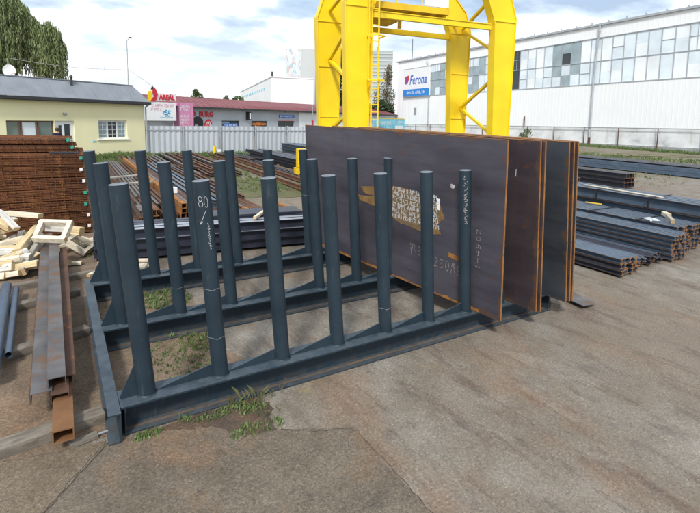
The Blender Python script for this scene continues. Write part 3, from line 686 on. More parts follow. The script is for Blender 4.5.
# dark stack right behind the rack (axis along x)
SKYTOP=simple('skylit_mill_scale',(.34,.36,.40),.32,.4,.2,4,(.12,.11,.12),.62,6)  # for top flanges only: reflected sky painted as a bright colour
vs_=[]
for mt in (SCALED,SKYTOP):
    m=MB(); m.prof(IPROF(.168,.178,.014,.010),(0,0,0),(6.6,0,0),m=0,capm=1)
    m.m=[1 if (abs(m.v[f[0]][2]-.178)<1e-4 and abs(m.v[f[2]][2]-.178)<1e-4) else x for f,x in zip(m.f,[0]*len(m.f))] if mt is SKYTOP else [0]*len(m.f)
    vs_.append(m.build('steel_beam',[SCALED,SKYTOP]))
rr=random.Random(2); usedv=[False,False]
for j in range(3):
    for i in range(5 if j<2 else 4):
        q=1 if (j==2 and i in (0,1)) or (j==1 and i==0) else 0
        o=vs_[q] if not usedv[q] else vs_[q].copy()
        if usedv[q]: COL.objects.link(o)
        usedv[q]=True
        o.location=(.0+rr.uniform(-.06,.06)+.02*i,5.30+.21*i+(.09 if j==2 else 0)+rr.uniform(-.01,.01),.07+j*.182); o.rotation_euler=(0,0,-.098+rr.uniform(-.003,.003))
        tag(o,['dark beam in the bottom layer of the low stack behind the rack','dark beam in the middle layer of the low stack behind the rack','dark beam on the top layer of the low stack behind the rack'][j],'steel beam',['bottom layer of dark beams behind the rack','middle layer of dark beams behind the rack','top layer of dark beams behind the rack'][j])
m=MB(); m.box((0,0,0),(2.2,.62,.05)); tag(m.build('sheet_pack',SCALED,None,(2.15,5.62,.622),(0,0,-.098)),'low dark pack of sheets lying on the beams behind the rack','sheet steel')
timber('wood_stick','pale wooden stick lying on the dark beams behind the rack','timber',(3.05,5.15,.66),(3.55,5.75,.68),.07,.06,WOOD,WOODE)
for q,xx in enumerate((.5,2.6,4.7)): timber('timber_skid','low timber skid under the dark beams behind the rack','timber',(xx,5.1,.033),(xx+.1,6.3,.033),.1,.062,SLEEP,SLEEP,'skids under the dark beams')
B=bundle
B('rusty_beam','brown rusty I-beam in the bundle left of the orange bundle','steel beam','brown I-beams beyond the rack',1.12,7.95,12,3,2,.17,.18,[RUST,RUSTD,SCALEG],RUSTO,rot=R(-1.5))
B('rusty_beam','thin rusty bar lying on the brown I-beams beyond the rack','steel bar','thin bars on the brown I-beams',1.14,9.2,10,4,1,.12,.07,[RUSTD,SCALEG],RUST,rot=R(-1.7),jit=.5,z0=.44,blocks=False,gap=.5)
B('dark_channel','dark rusty channel lying low between the brown and orange bundles','steel channel','dark low channels beyond the rack',1.68,8.3,12.5,4,1,.12,.16,[RUSTD,RUST,SCALED],RUST,rot=R(-1.2),kind='V',gap=.7)
B('dark_channel','dark channel on the second layer between the brown and orange bundles','steel channel','upper dark channels beyond the rack',1.72,8.9,11.5,3,1,.13,.13,[SCALEG,RUSTD],RUST,rot=R(-1.3),jit=.4,z0=.245,blocks=False,gap=.6)
B('orange_section','orange rusty box section in the tallest bundle beyond the rack','box section','orange box sections beyond the rack',2.20,8.2,12.5,1,3,.16,.14,RUSTO,RUSTD,rot=R(-.8),kind='H')
B('brown_section','brown box section backing the orange bundle beyond the rack','box section','brown box sections beyond the rack',2.37,8.25,12.3,2,3,.12,.13,[RUSTD,RUST,SCALEG],RUSTD,rot=R(-.8),kind='H',blocks=False)
B('long_bar','grey-brown long channel in the low spread beyond the orange bundle','steel channel','long channels beyond the orange bundle',2.66,8.5,12,8,1,.15,.13,[SCALEG,RUSTD,SCALEB,RUST],RUST,rot=R(-.5),jit=.4,kind='V',gap=.65)
B('long_bar','grey-brown long bar on the upper layer beyond the orange bundle','steel bar','upper long bars beyond the orange bundle',2.70,9.0,11,5,1,.2,.11,[RUSTD,SCALEB,SCALEG],RUST,rot=R(-1.1),jit=.5,z0=.215,blocks=False,gap=.55)
B('orange_section','orange rusty box section lying low near the end of the dark stack','box section','orange sections near the dark stack',3.95,8.1,9.5,4,1,.14,.15,[RUSTO,RUSTD,RUST],RUSTD,rot=R(.6),kind='H')
B('blue_beam','blue-grey beam lying over the low orange sections','steel beam','blue-grey beams over the orange sections',3.60,8.6,10,3,1,.15,.14,[SCALEB,SCALEG],RUST,rot=R(.3),z0=.10)
B('blue_beam','thin dark bar lying over the blue-grey beams near the turf','steel bar','thin bars over the blue-grey beams',3.5,9.4,9,5,1,.2,.08,[SCALED,RUSTD],RUST,rot=R(-.8),jit=.5,z0=.26,blocks=False,gap=.45)
B('rusty_channel','rusty channel lying alone beside the turf patch','steel channel','rusty channels beside the turf patch',4.86,7.85,1.5,3,1,.17,.10,[RUSTO,RUST],RUSTD,rot=R(-3),kind='U',z0=.07)
B('far_bar','thin rusty bar in the spread before the fence','steel bar','rusty bars before the fence',2.4,21.0,5.2,10,1,.22,.13,[RUSTD,RUST,SCALEG],RUST,rot=R(-2),jit=.8,gap=.55)
B('far_bar','grey-brown bar in the middle spread left of the rails','steel bar','bars left of the rails',4.5,16.5,9.5,10,1,.24,.13,[RUST,SCALEG,RUSTD],RUSTD,rot=R(-3),jit=.9,gap=.5)
B('far_bar','pale grey bar on top of the spread left of the rails','steel bar','pale bars left of the rails',4.6,17.6,8,6,1,.36,.09,[SCALEG,RUSTD,RUST],RUST,rot=R(-1.6),jit=.9,z0=.215,blocks=False,gap=.35)
m=MB(); m.box((-.06,-.06,0),(.06,.06,.16)); tag(m.build('paper_tag',WHITE,None,(2.42,9.9,.5)),'white paper tag folded over the orange bundle','tag')
timber('cross_plank','weathered plank laid across the brown and orange bundles','timber',(1.1,11.9,.50),(2.2,12.2,.53),.16,.05,WOODG,WOODG)
timber('cross_plank','second weathered plank across the bundles, farther off','timber',(1.1,13.6,.50),(2.2,13.9,.53),.16,.05,WOODG,WOODG)
# rails and dark stacks on the right of them
def rail(label,x0,y0,x1,y1,z=.05):
    m=MB(); pr=[(-.07,0),(.07,0),(.07,.015),(.012,.03),(.012,.12),(.036,.13),(.036,.165),(-.036,.165),(-.036,.13),(-.012,.12),(-.012,.03),(-.07,.015)]
    m.prof(pr,(x0,y0,z),(x1,y1,z)); tag(m.build('crane_rail',RUST),label,'rail','rusty rails running to the fence')
rail('rusty rail nearest the turf patch, running toward the fence',7.25,6.5,8.05,26.8); rail('second rusty rail, between the turf patch and the crane rail',8.15,6.5,8.85,26.8); rail('rusty rail on which the yellow crane bogie stands',9.30,6.5,9.55,26.8,.0)
B('dark_bar','dark bar lying between the rusty rails','steel bar','dark bars between the rails',8.3,8,16,3,1,.2,.12,[RUSTD,SCALED],RUST,rot=R(-2.2),z0=.07,gap=.5)
B('dark_flat','dark grey flat section in the stack between crane and fence','steel bar','dark sections stacked by the fence',10.3,15.5,9,5,3,.28,.16,[SCALED,SCALEG,SCALEB],SCALEB,rot=R(2),jit=.5,gap=.75)
B('dark_flat','dark section in the low stack along the fence behind the crane','steel bar','low dark sections along the fence',13.2,19.5,6.5,5,4,.3,.2,SCALEB,RUSTD,rot=R(3),jit=.3)
B('rusty_beam','rusty dark beam lying along the foot of the fence','steel beam','dark beams at the foot of the fence',9.2,21.5,4.5,4,1,.3,.16,[RUSTD,SCALED],RUST,rot=R(14),jit=.5,gap=.6)
bo=thing('yellow_bollard','small yellow bollard with a white cap standing near the fence','bollard',(8.45,26.2,0))
m=MB(); m.tube((0,0,0),(0,0,.62),.11,n=14); m.build('shaft',YEL,bo); m=MB(); m.box((.17,-.05,.25),(.42,.06,.42)); m.build('cap_block',WHITE,bo)
# right-hand bundles
B('ibeam','small dark I-beam in the front bundle nearest the plates on the right','steel beam','small beams in the front right bundle',8.62,.22,9,6,3,.13,.105,[SCALED,SCALEB],RUSTO,rot=R(1.2),jit=.06,tf=.018,z0=.05,lay=[0,1,1],gap=.95)
B('ibeam','thin dark section in the low second bundle on the right','steel beam','thin sections in the second right bundle',9.50,.35,9,10,2,.115,.085,[SCALED,SCALEB,SCALED],RUSTO,rot=R(.6),jit=.07,z0=.06)
B('ibeam','blue-grey I-beam in the third bundle on the right, rusty ends showing','steel beam','beams in the third right bundle',10.78,.28,9,6,5,.13,.108,[SCALEB],RUSTO,rot=R(.2),jit=.05,tf=.018,z0=.06)
B('ibeam','blue-grey I-beam in the strapped fourth bundle on the right','steel beam','beams in the fourth right bundle',11.62,.55,9,8,5,.15,.12,[SCALEB],RUSTO,rot=R(.2),jit=.05,tf=.018,z0=.06)
B('ibeam','large blue-grey I-beam in the long strapped stack behind the right bundles','steel beam','large beams in the long right stack',13.35,-3.2,15,4,3,.30,.305,[SCALEB],RUSTO,rot=R(-1.0),jit=.05,z0=.09)
B('rusty_flat','brown rusty flat bar lying behind the large blue beams','steel bar','rusty flats behind the large beams',15.1,-3.0,14,3,1,.22,.10,RUSTD,RUST,rot=R(-1.0),jit=.3,z0=.72,blocks=False)
for q,y in enumerate((2.05,3.55)):
    m=MB(); x=13.355+y*.0+.055
    m.box((13.30,y,.085),(13.312,y+.05,1.01)); m.box((13.30,y,1.01),(14.6,y+.05,1.02)); tag(m.build('steel_strap',BLACKP,None,(.045+.02*q,0,0)),['black steel strap round the large blue beams, nearer the timber block','black steel strap round the large blue beams, nearer the plates'][q],'strap')
for q,y in enumerate((1.45,2.65)):
    m=MB(); m.box((11.57,y,.06),(11.58,y+.04,.668)); m.box((11.57,y,.668),(12.84,y+.04,.676)); tag(m.build('steel_strap',BLACKP),['black strap round the fourth bundle, nearer the rusty ends','black strap round the fourth bundle, nearer the plates'][q],'strap')
timber('timber_block','small pale timber block lying between the fourth bundle and the large beams','timber',(12.62,1.2,.725),(12.8,1.4,.735),.12,.10,WOOD,WOODE)
timber('timber_block','grey timber stub standing on the fourth bundle','timber',(11.95,.80,.71),(12.12,1.02,.80),.09,.09,WOODG,WOODE)
m=MB(); rr=random.Random(9)
pp=[(rr.uniform(-.2,.2),rr.uniform(-.2,.2),rr.uniform(0,.06)) for _ in range(16)]
pp.sort(key=lambda p:math.atan2(p[1],p[0])); m.add(pp+[(0,0,.09)],[(i,(i+1)%16,16) for i in range(16)]); tag(m.build('plastic_wrap',PLASTIC,None,(11.75,1.25,.668)),'crumpled clear plastic wrap on the fourth right bundle','wrapping')
m=MB(); m.box((-.03,-.22,0),(.03,.22,.02)); tag(m.build('yellow_strip',YELD,None,(12.62,3.2,.69),(0,0,R(18))),'yellow strap end lying at the foot of the large blue beams','strap')
m=MB(); m.bar((13.75,1.9,1.02),(13.95,4.3,1.02),.09,.02); tag(m.build('pale_lath',WOOD),'pale lath lying along the top of the large blue beams','timber')
B('rusty_beam','dark rusty beam in the bundle standing alone on the open ground','steel beam','beams in the lone far bundle',22.0,7.3,7.5,4,3,.28,.22,SCALED,RUSTO,rot=R(2),z0=.08)
B('rusty_beam','rusty-ended beam in the small far bundle just behind the plates','steel beam','beams in the small far bundle',19.4,8.2,6,3,2,.22,.22,SCALED,RUSTO,rot=R(2),z0=.08)
# long flat stack in front of the warehouse
m=MB(); m.box((0,0,0),(2.9,27,.12)); m.m=[0]*6
first=m.build('flat_section',SCALEB)
for k in range(4):
    o=first if k==0 else first.copy()
    if k: COL.objects.link(o)
    o.location=(34.2+.04*k,-8+.25*math.sin(k*2),.06+k*.125); o.rotation_euler=(0,0,R(8))
    tag(o,['lowest','second','third','uppermost'][k]+' layer of the long dark sheet pile before the warehouse','sheet steel','layers of the long sheet pile')
B('far_beam','dark beam laid along the top of the long sheet pile','steel beam','beams on the long sheet pile',34.5,-7,24,8,1,.34,.08,SCALED,RUSTD,rot=R(8),z0=.565,blocks=False)
for q in range(7): timber('timber_post','short brown stake standing against the long sheet pile','timber',(34.05-q*.14*3.2*.31,-4+q*3.1,0),(34.05-q*.14*3.2*.31,-4+q*3.1,.70),.10,.10,BROWN,BROWN,'stakes against the sheet pile')
# ------------------------------------------------------------------ buildings: each root is turned a degree or two so it stands plumb
def tiltroot(name,label,cat,loc,eul): return thing(name,label,cat,loc,eul)
FR=(R(90),0,0)      # lettering upright on a wall whose outside is -y
# --- yellow house: x along the front (leftwards is negative), y away, z up
hs_=tiltroot('yellow_house','long low cream-yellow house with grey metal mansard roof on the left','house',(4.527,27.438,0),(-.03114,-.00142,.52373))
m=MB()
ops=[(-7.83,-4.5,1.15,2.08),(-5.51,-4.5,.15,2.08),(-3.1,-1.26,1.06,2.12)]
def wallwith(m,x0,x1,z0,z1,holes,y=0,t=.3,mi=0):
    xs_=sorted({x0,x1,*[h[0] for h in holes],*[h[1] for h in holes]}); zs_=sorted({z0,z1,*[h[2] for h in holes],*[h[3] for h in holes]})
    def inh(x,z): return any(h[0]<x<h[1] and h[2]<z<h[3] for h in holes)
    for a,b in zip(xs_,xs_[1:]):
        for c,d in zip(zs_,zs_[1:]):
            if not inh((a+b)/2,(c+d)/2): m.add([(a,y,c),(b,y,c),(b,y,d),(a,y,d)],[(0,1,2,3)],mi)
    for h in holes:
        a,b,c,d=h; m.add([(a,y,c),(b,y,c),(b,y,d),(a,y,d),(a,y+t,c),(b,y+t,c),(b,y+t,d),(a,y+t,d)],[(0,1,5,4),(3,7,6,2),(0,4,7,3),(1,2,6,5)],mi)
wallwith(m,-16,0,-1,3.14,[(-7.83,-5.56,1.15,2.08),(-5.52,-4.5,.15,2.08),(-3.1,-1.26,1.06,2.12)])
m.add([(0,0,-1),(0,8,-1),(0,8,3.14),(0,0,3.14)],[(0,1,2,3)]); m.add([(-16,0,-1),(-16,8,-1),(-16,8,3.14),(-16,0,3.14)],[(3,2,1,0)]); m.add([(-16,8,-1),(0,8,-1),(0,8,3.14),(-16,8,3.14)],[(3,2,1,0)])
m.add([(-16,.3,-1),(0,.3,-1),(0,.3,3.14),(-16,.3,3.14)],[(0,1,2,3)],1) if False else None
m.build('wall',HOUSE,hs_)
m=MB(); m.box((-15.9,.32,-.9),(-.05,.5,3.0)); m.build('interior',DARK,hs_)
m=MB()
# mansard strip with ribs
m.add([(-16.2,-.30,3.26),(.22,-.30,3.26),(-.35,.55,4.24),(-16.2,.55,4.24),(-.35,7.5,4.24),(-16.2,7.5,4.24),(.22,8.3,3.26)],[(0,1,2,3),(3,2,4,5),(1,6,4,2)])
for k in range(14):
    x=-16+k*1.16
    if x<-.4: m.bar((x,-.30,3.265),(x,.55,4.245),.03,.02,m=0)
m.bar((-16.2,.55,4.25),(-.33,.55,4.25),.10,.05)
m.build('roof',ROOFG,hs_)
m=MB(); m.box((-16.2,-.36,3.10),(.26,-.28,3.255)); m.box((-16.2,-.29,3.08),(.2,-.002,3.14)); m.build('gutter',DARK,hs_)
m=MB(); m.tube((.05,-.07,-.3),(.05,-.07,2.95),.05,n=10); m.tube((.05,-.07,2.95),(.12,-.30,3.12),.05,n=10); m.build('downpipe',GREYM,hs_)
m=MB(); m.tube((-4.3,.35,3.95),(-4.3,.35,4.42),.07,n=10); m.tube((-4.3,.35,4.40),(-4.3,.35,4.52),.11,.06,n=10); m.build('roof_vent',DARK,hs_)
def window(par,x0,x1,z0,z1,fm,gm,nx=1,y=.10,fw_=.06,name='window'):
    m=MB(); m.box((x0,y,z0),(x0+fw_,y+.06,z1)); m.box((x1-fw_,y,z0),(x1,y+.06,z1)); m.box((x0+fw_,y,z0),(x1-fw_,y+.06,z0+fw_)); m.box((x0+fw_,y,z1-fw_),(x1-fw_,y+.06,z1))
    for k in range(1,nx): xx=x0+(x1-x0)*k/nx; m.box((xx-fw_/2,y,z0+fw_),(xx+fw_/2,y+.06,z1-fw_))
    f=m.build(name,fm,par)
    for k in range(nx):
        a=x0+(x1-x0)*k/nx; b=x0+(x1-x0)*(k+1)/nx
        g=MB(); g.add([(a+.02,y+.035,z0+.02),(b-.02,y+.035,z0+.02),(b-.02,y+.035,z1-.02),(a+.02,y+.035,z1-.02)],[(0,1,2,3)]); g.build('pane',gm[k] if isinstance(gm,list) else gm,f)
    return f
window(hs_,-7.83,-7.17,1.15,2.08,BROWN,GLASSG); window(hs_,-7.15,-6.35,1.15,2.08,BROWN,GLASSL,fw_=.08); window(hs_,-6.33,-5.56,1.15,2.08,BROWN,GLASSG)
window(hs_,-3.1,-1.26,1.06,2.12,WHITE,[GLASSB,GLASSD,GLASSB],3,fw_=.075)
for k in range(3):
    a=-3.1+1.84*k/3; m=MB()
    for q in range(1,4): m.box((a+.05,.085,1.06+q*.265-.008),(a+.56,.1,1.06+q*.265+.008))
    m.box((a+.30,.085,1.1),(a+.315,.1,2.08)); m.build('grille',WHITE,hs_)
m=MB(); m.box((-3.2,-.06,1.0),(-1.16,.08,1.05)); m.build('sill',WHITE,hs_)
dr=MB(); dr.box((-5.52,.08,.15),(-5.44,.16,2.08)); dr.box((-4.58,.08,.15),(-4.5,.16,2.08)); dr.box((-5.44,.08,2.0),(-4.58,.16,2.08)); dr.box((-5.44,.09,.15),(-5.30,.15,2.0)); dr.box((-5.12,.09,.15),(-5.0,.15,2.0)); dr.box((-4.68,.09,.15),(-4.58,.15,2.0)); dr.box((-5.0,.09,.15),(-4.68,.15,.5)); dr.box((-5.0,.09,1.9),(-4.68,.15,2.0)); dr.box((-5.30,.09,1.85),(-5.12,.15,2.0)); dr.box((-5.30,.09,.15),(-5.12,.15,1.1))
dr=dr.build('door',WHITE,hs_)
m=MB(); m.add([(-5.3,.12,.3),(-4.68,.12,.3),(-4.68,.12,1.95),(-5.3,.12,1.95)],[(0,1,2,3)]); m.build('pane',GLASSD,dr)
m=MB(); m.box((-4.66,.04,1.0),(-4.62,.09,1.14)); m.build('handle',GREYM,dr)
m=MB(); m.box((-5.08,-.14,2.40),(-4.94,-.003,2.50)); m.tube((-5.01,-.08,2.46),(-5.01,-.16,2.40),.05,n=10); m.build('wall_lamp',FAINT,hs_)
m=MB(); m.box((-3.5,-.02,.92),(-3.28,-.003,1.0)); m.build('house_number_plate',CYAN,hs_)
sdh=thing('satellite_dish','white satellite dish on a pole above the left of the house roof','satellite dish',(-2.12,25.15,4.18),(-.03,0,.45))
m=MB(); n=20; vs=[(0,0,0)]
for k in range(1,4):
    r_=.27*k/3
    for i in range(n): t=2*math.pi*i/n; vs.append((r_*math.cos(t),-.12*(k/3)**2,r_*math.sin(t)*1.15))
fs=[(0,1+i,1+(i+1)%n) for i in range(n)]
for k in range(2):
    for i in range(n): fs.append((1+k*n+i,1+(k+1)*n+i,1+(k+1)*n+(i+1)%n,1+k*n+(i+1)%n))
m.add(vs,fs,0,True); m.build('dish',WHITE,sdh,(0,0,.28),(R(-14),0,R(-25)))
m=MB(); m.tube((0,.08,-.6),(0,.08,.9),.025,n=8); m.bar((0,0,.1),(.06,-.32,.2),.02,.02); m.build('mast',FAINT,sdh); m=MB(); m.box((.03,-.36,.15),(.09,-.28,.22)); m.build('feed_horn',ORANGE,sdh)
# --- person at the house door (back to the viewer)
def person(loc,rz,label):
    t=thing('person',label,'person',loc,(0,0,rz))
    J={'pel':(0,0,.93,.15),'wst':(0,0,1.08,.135),'chs':(0,.0,1.28,.165),'nkb':(0,.01,1.44,.10),'nk':(0,-.01,1.50,.058),'hd':(0,-.015,1.58,.085),'ht':(0,-.01,1.68,.082),
       'sl':(-.17,.0,1.40,.075),'el':(-.25,.03,1.13,.052),'wl':(-.20,-.16,.97,.036),'hl':(-.17,-.22,.93,.038),'sr':(.17,.0,1.40,.075),'er':(.25,.03,1.13,.052),'wr':(.20,-.16,.97,.036),'hr':(.17,-.22,.93,.038),
       'tl':(-.10,0,.88,.10),'kl':(-.11,-.02,.49,.066),'al':(-.11,.03,.09,.045),'fl':(-.12,-.14,.035,.036),'tr':(.10,0,.88,.10),'kr':(.11,-.01,.49,.066),'ar':(.11,.03,.09,.045),'fr':(.12,-.14,.035,.036)}
    E_=[('pel','wst'),('wst','chs'),('chs','nkb'),('nkb','nk'),('nk','hd'),('hd','ht'),('nkb','sl'),('sl','el'),('el','wl'),('wl','hl'),('nkb','sr'),('sr','er'),('er','wr'),('wr','hr'),('pel','tl'),('tl','kl'),('kl','al'),('al','fl'),('pel','tr'),('tr','kr'),('kr','ar'),('ar','fr')]
    ks=list(J); me=bpy.data.meshes.new('body'); me.from_pydata([J[k][:3] for k in ks],[(ks.index(a),ks.index(b)) for a,b in E_],[])
    o=bpy.data.objects.new('body',me); COL.objects.link(o)
    md=o.modifiers.new('s','SKIN')
    for i,k in enumerate(ks):
        me.skin_vertices[0].data[i].radius=(J[k][3],J[k][3]*(.72 if k in('chs','wst','pel','nkb') else 1)); me.skin_vertices[0].data[i].use_root=(k=='pel')
    o.modifiers.new('u','SUBSURF').levels=2; o.modifiers['u'].render_levels=2
    dg=bpy.context.evaluated_depsgraph_get(); nm_=bpy.data.meshes.new_from_object(o.evaluated_get(dg))
    o.modifiers.clear(); o.data=nm_
    nm_.materials.clear()
    for q in (NAVY,SKIN,BLACKP): nm_.materials.append(q)
    for p in nm_.polygons:
        c=p.center; p.use_smooth=True
        p.material_index=1 if (c.z>1.47 or (c.y<-.17 and c.z>.8)) else (2 if c.z<.92 else 0)
    o.parent=t
    h=MB(); n=16; vs=[];fs=[]
    for k in range(7):
        a=math.pi/2*(k/6)*1.25
        for i in range(n): q=2*math.pi*i/n; vs.append((.094*math.sin(a)*math.cos(q),.0+.104*math.sin(a)*math.sin(q)+.012,1.64+.10*math.cos(a)+(-.03 if math.sin(q)>.2 and k==6 else 0)))
    for k in range(6):
        for i in range(n): fs.append((k*n+i,k*n+(i+1)%n,(k+1)*n+(i+1)%n,(k+1)*n+i))
    h.add(vs,fs,0,True); h.build('hair',HAIR,t)
    for s in (-1,1): 
        e=MB(); e.tube((s*.085,-.01,1.59),(s*.10,-.005,1.61),.022,.012,n=8); e.build('ear',SKIN,t)
    e=MB(); e.tube((0,-.10,1.60),(0,-.125,1.575),.012,.018,n=8); e.build('nose',SKIN,t)
    return t
person((-.22,24.05,.02),R(205),'person in a navy jacket standing at the house door with their back turned')
# --- corrugated fence
fe=thing('sheet_fence','grey corrugated sheet metal fence with pale posts in front of the shop','fence',(4.4,27.6,0),(0,-.012,0))
for k in range(6):
    m=MB(); x0=k*2.45; n=14; vs=[];fs=[]
    for i in range(n+1):
        x=x0+.05+2.35*i/n; y=.0 if i%2 else .06
        for z in (-.2,1.80+.01*k): vs.append((x,y,z))
    for i in range(n): fs.append((2*i,2*i+2,2*i+3,2*i+1))
    m.add(vs,fs); m.build('panel',FENCEM,fe)
    m=MB(); m.bar((x0,-.05,-.2),(x0,-.05,1.88),.07,.07,up=(0,1,0)); m.build('post',GREYM,fe)
    m=MB(); m.bar((x0+.04,-.03,1.55),(x0+2.41,-.03,1.55),.03,.05); m.build('rail',GREYM,fe)
# --- low shop: x along the front, y away, z up
sh=tiltroot('shop_building','long low grey shop with red roof behind the sheet fence','shop building',(7.04,42.7,0),(-.03103,-.00294,.47489))
m=MB()
wl=[(9.5,12.2,-.1,1.8),(14.2,17.0,-.1,1.8),(19.1,22.4,-.1,1.85)]
wallwith(m,-6,23.45,-2,3.12,wl); m.add([(-6,0,-2),(-6,14,-2),(-6,14,3.1),(-6,0,3.1)],[(3,2,1,0)]); m.build('wall',GREYP,sh)
m=MB(); wallwith(m,23.47,54.5,-2,2.98,[]); m.add([(54.5,0,-2),(54.5,14,-2),(54.5,14,3.0),(54.5,0,3.0)],[(0,1,2,3)]); m.build('side_wing',WHITE,sh)
m=MB(); m.box((-5.9,.32,-1.9),(23.3,.5,3.0)); m.build('interior',DARK,sh)
m=MB(); m.add([(-6.4,-.5,3.18),(54.9,-.5,3.08),(54.9,6,4.55),(-6.4,6,4.42),(54.9,14,3.1),(-6.4,14,3.1)],[(0,1,2,3),(3,2,4,5)])
for k in range(60): x=-6+k*1.0; m.bar((x,-.5,3.2),(x,6,4.47),.05,.04)
m.build('roof',REDROOF,sh)
m=MB(); m.box((-6.4,-.58,3.0),(54.9,-.48,3.17)); m.build('gutter',DARK,sh)
for (a,b,c,d),gl in zip(wl,((GLASSB,GLASSD),(GLASSD,ORANGE,GLASSD),(GLASSD,GLASSD))): window(sh,a,b,.0,d,DARK if a<19 else BROWN,list(gl),len(gl),y=.12,fw_=.1)
m=MB(); m.box((14.4,.02,1.3),(16.8,.10,1.55)); m.build('lit_strip',ORANGE,sh)
m=MB(); m.box((9.7,-.06,1.12),(11.9,-.003,1.5)); m.build('shop_sign',BLUE,sh); text('• ▪ ▪▪ ▪▪▪',.3,WHITE,sh,(10.8,-.075,1.31),FR,1.9)
m=MB(); m.box((19.25,-.06,2.24),(22.4,-.003,2.6)); m.build('shop_sign',BLUE,sh)
def blur(par,x0,x1,z,h,mat,seed,y=-.07,name='lettering',wmin=.5,wmax=.9):
    """lettering too small to read in the photograph: a row of letter strokes"""
    rr=random.Random(seed); m=MB(); x=x0
    while x<x1-h*.5:
        wv=h*rr.uniform(wmin,wmax)
        for s in rr.choice([[(0,0,0,1),(0,1,1,1),(0,.5,.8,.5)],[(0,0,0,1),(1,0,1,1),(0,.5,1,.5)],[(0,0,0,1),(0,0,1,0)],[(0,0,.5,1),(.5,1,1,0)],[(0,0,0,1),(1,0,1,1),(0,0,1,0),(0,1,1,1)]]):
            ribbon(m,[(x+s[0]*wv,z+s[1]*h),(x+s[2]*wv,z+s[3]*h)],h*.2,lambda u,v:(u,y,v))
        x+=wv+h*rr.choice([.3,.3,.3,.75])
    return m.build(name,mat,par)
blur(sh,19.4,22.2,2.33,.18,WHITE,3)
m=MB(); m.box((19.0,-.04,1.86),(22.6,-.003,1.98)); m.build('pink_lintel',PALEPINK,sh)
m=MB(); m.box((13.3,-.5,1.9),(13.62,-.003,2.82)); m.build('projecting_sign',BLACKP,sh); m=MB(); m.box((13.36,-.505,2.0),(13.56,-.5,2.7)); m.build('sign_panel',WHITE,sh)
for x in (2,7.5,12.6,16.8,20.5,23):
    m=MB(); m.box((x,-.25,2.93),(x+.16,-.003,3.03)); m.build('eave_lamp',FAINT,sh)
text('LO  BURG',.75,RED,sh,(6.6,-.05,2.42),FR,3.3,bold=.02,ext=.03); text('C',.75,RED,sh,(3.55,-.05,2.52),FR,.5,bold=.02,ext=.03)
m=MB()
hor=[(5.2,.9),(5.25,1.5),(5.5,2.0),(6.0,2.22),(6.5,2.15),(6.85,1.85),(6.9,1.5),(6.75,.9),(6.3,.9),(6.2,1.4),(5.8,1.45),(5.65,.9)]
m.poly([(x,-.03,z) for x,z in hor],(0,.025,0)); m.build('black_emblem',BLACKP,sh)
m=MB(); m.poly([(x,-.035,z) for x,z in [(6.95,.9),(6.95,1.3),(7.2,1.75),(7.6,1.95),(7.95,1.85),(8.1,1.5),(7.8,1.4),(7.7,.9)]],(0,.025,0)); m.build('red_emblem',RED,sh)
m=MB()
for q in range(3): ribbon(m,[(7.15+q*.28,1.0),(7.3+q*.25,1.45),(7.55+q*.2,1.7)],.08,lambda u,v:(u,-.04,v))
m.build('emblem_stripe',WHITE,sh)
# standing signs in front of the shop (own things, same plumb frame)
ME=Euler((-.03103,-.00294,.47489)); MM=ME.to_matrix(); SO=Vector((7.04,42.7,0))
def sp_(x,y,z): return SO+MM@Vector((x,y,z))
bb=thing('billboard','white billboard with pink script and a small blue emblem beside the house corner','billboard',sp_(.0,-1.0,0),ME)
m=MB(); m.box((-2.6,-.06,1.74),(2.62,.06,3.42)); m.build('panel',WHITE,bb)
for x in (-2.3,2.4): m=MB(); m.bar((x,.12,-1),(x,.12,3.4),.12,.12,up=(0,1,0)); m.build('post',GREYM,bb)
blur(bb,.1,2.4,2.98,.26,PALEPINK,5); blur(bb,-.1,1.5,2.62,.24,PALEPINK,6)
m=MB()
for cx,cz,r_ in ((1.25,2.45,.10),(1.5,2.6,.10),(1.85,2.55,.12),(1.75,2.3,.13),(1.45,2.25,.09)): ribbon(m,arc(cx,cz,r_,r_,20,300,8),.09,lambda u,v:(u,-.07,v))
m.build('emblem',simple('sky_blue',(.05,.45,.75),.6),bb); blur(bb,.8,2.2,1.98,.11,CYAN,7)
ar=thing('roof_sign','white AREÁL sign with red letters and a red figure, above the billboard','sign',sp_(.0,-1.0,0),ME)
m=MB(); m.box((-.15,-.06,3.56),(2.65,.06,4.22)); m.build('panel',WHITE,ar)
text('AREÁL',.62,RED,ar,(1.62,-.08,3.85),FR,1.75,bold=.03,ext=.02)
m=MB(); m.poly([(x,-.12,z) for x,z in [(-.2,3.5),(.05,3.45),(.45,3.6),(.62,4.1),(.45,4.55),(.2,4.75),(.05,4.3),(.2,3.9)]],(0,.05,0)); m.build('red_figure',RED,ar)
m=MB(); m.poly([(x,-.10,z) for x,z in [(-.45,3.5),(-.1,3.45),(0,3.9),(-.02,4.4),(-.4,4.35)]],(0,.03,0)); m.build('yellow_field',YEL,ar)
m=MB(); m.poly([(x,-.10,z) for x,z in [(-.1,4.5),(.1,4.95),(.2,4.6),(.3,4.8),(.35,4.5)]],(0,.03,0)); m.build('dark_crest',BLACKP,ar)
pk=thing('banner_box','tall pink advertising box with white lines of lettering by the billboard','sign',sp_(4.15,-.8,0),ME)
m=MB(); m.box((-.95,0,1.0),(.42,.75,3.5)); m.box((.44,.02,1.0),(.80,.75,3.5)); m.build('panel',PINK,pk)
for q,(z,h) in enumerate(((3.0,.22),(2.68,.22),(2.1,.18),(1.75,.16),(1.45,.2))): blur(pk,-.8,.25,z,h,WHITE,30+q,y=-.012)
hb=thing('hoarding','row of cyan advertising boards standing between crane and warehouse','advertising hoarding',sp_(49,-2.5,0),ME)
m=MB(); m.box((-9,0,.2),(3.4,.15,2.35)); m.build('board',CYAN,hb)
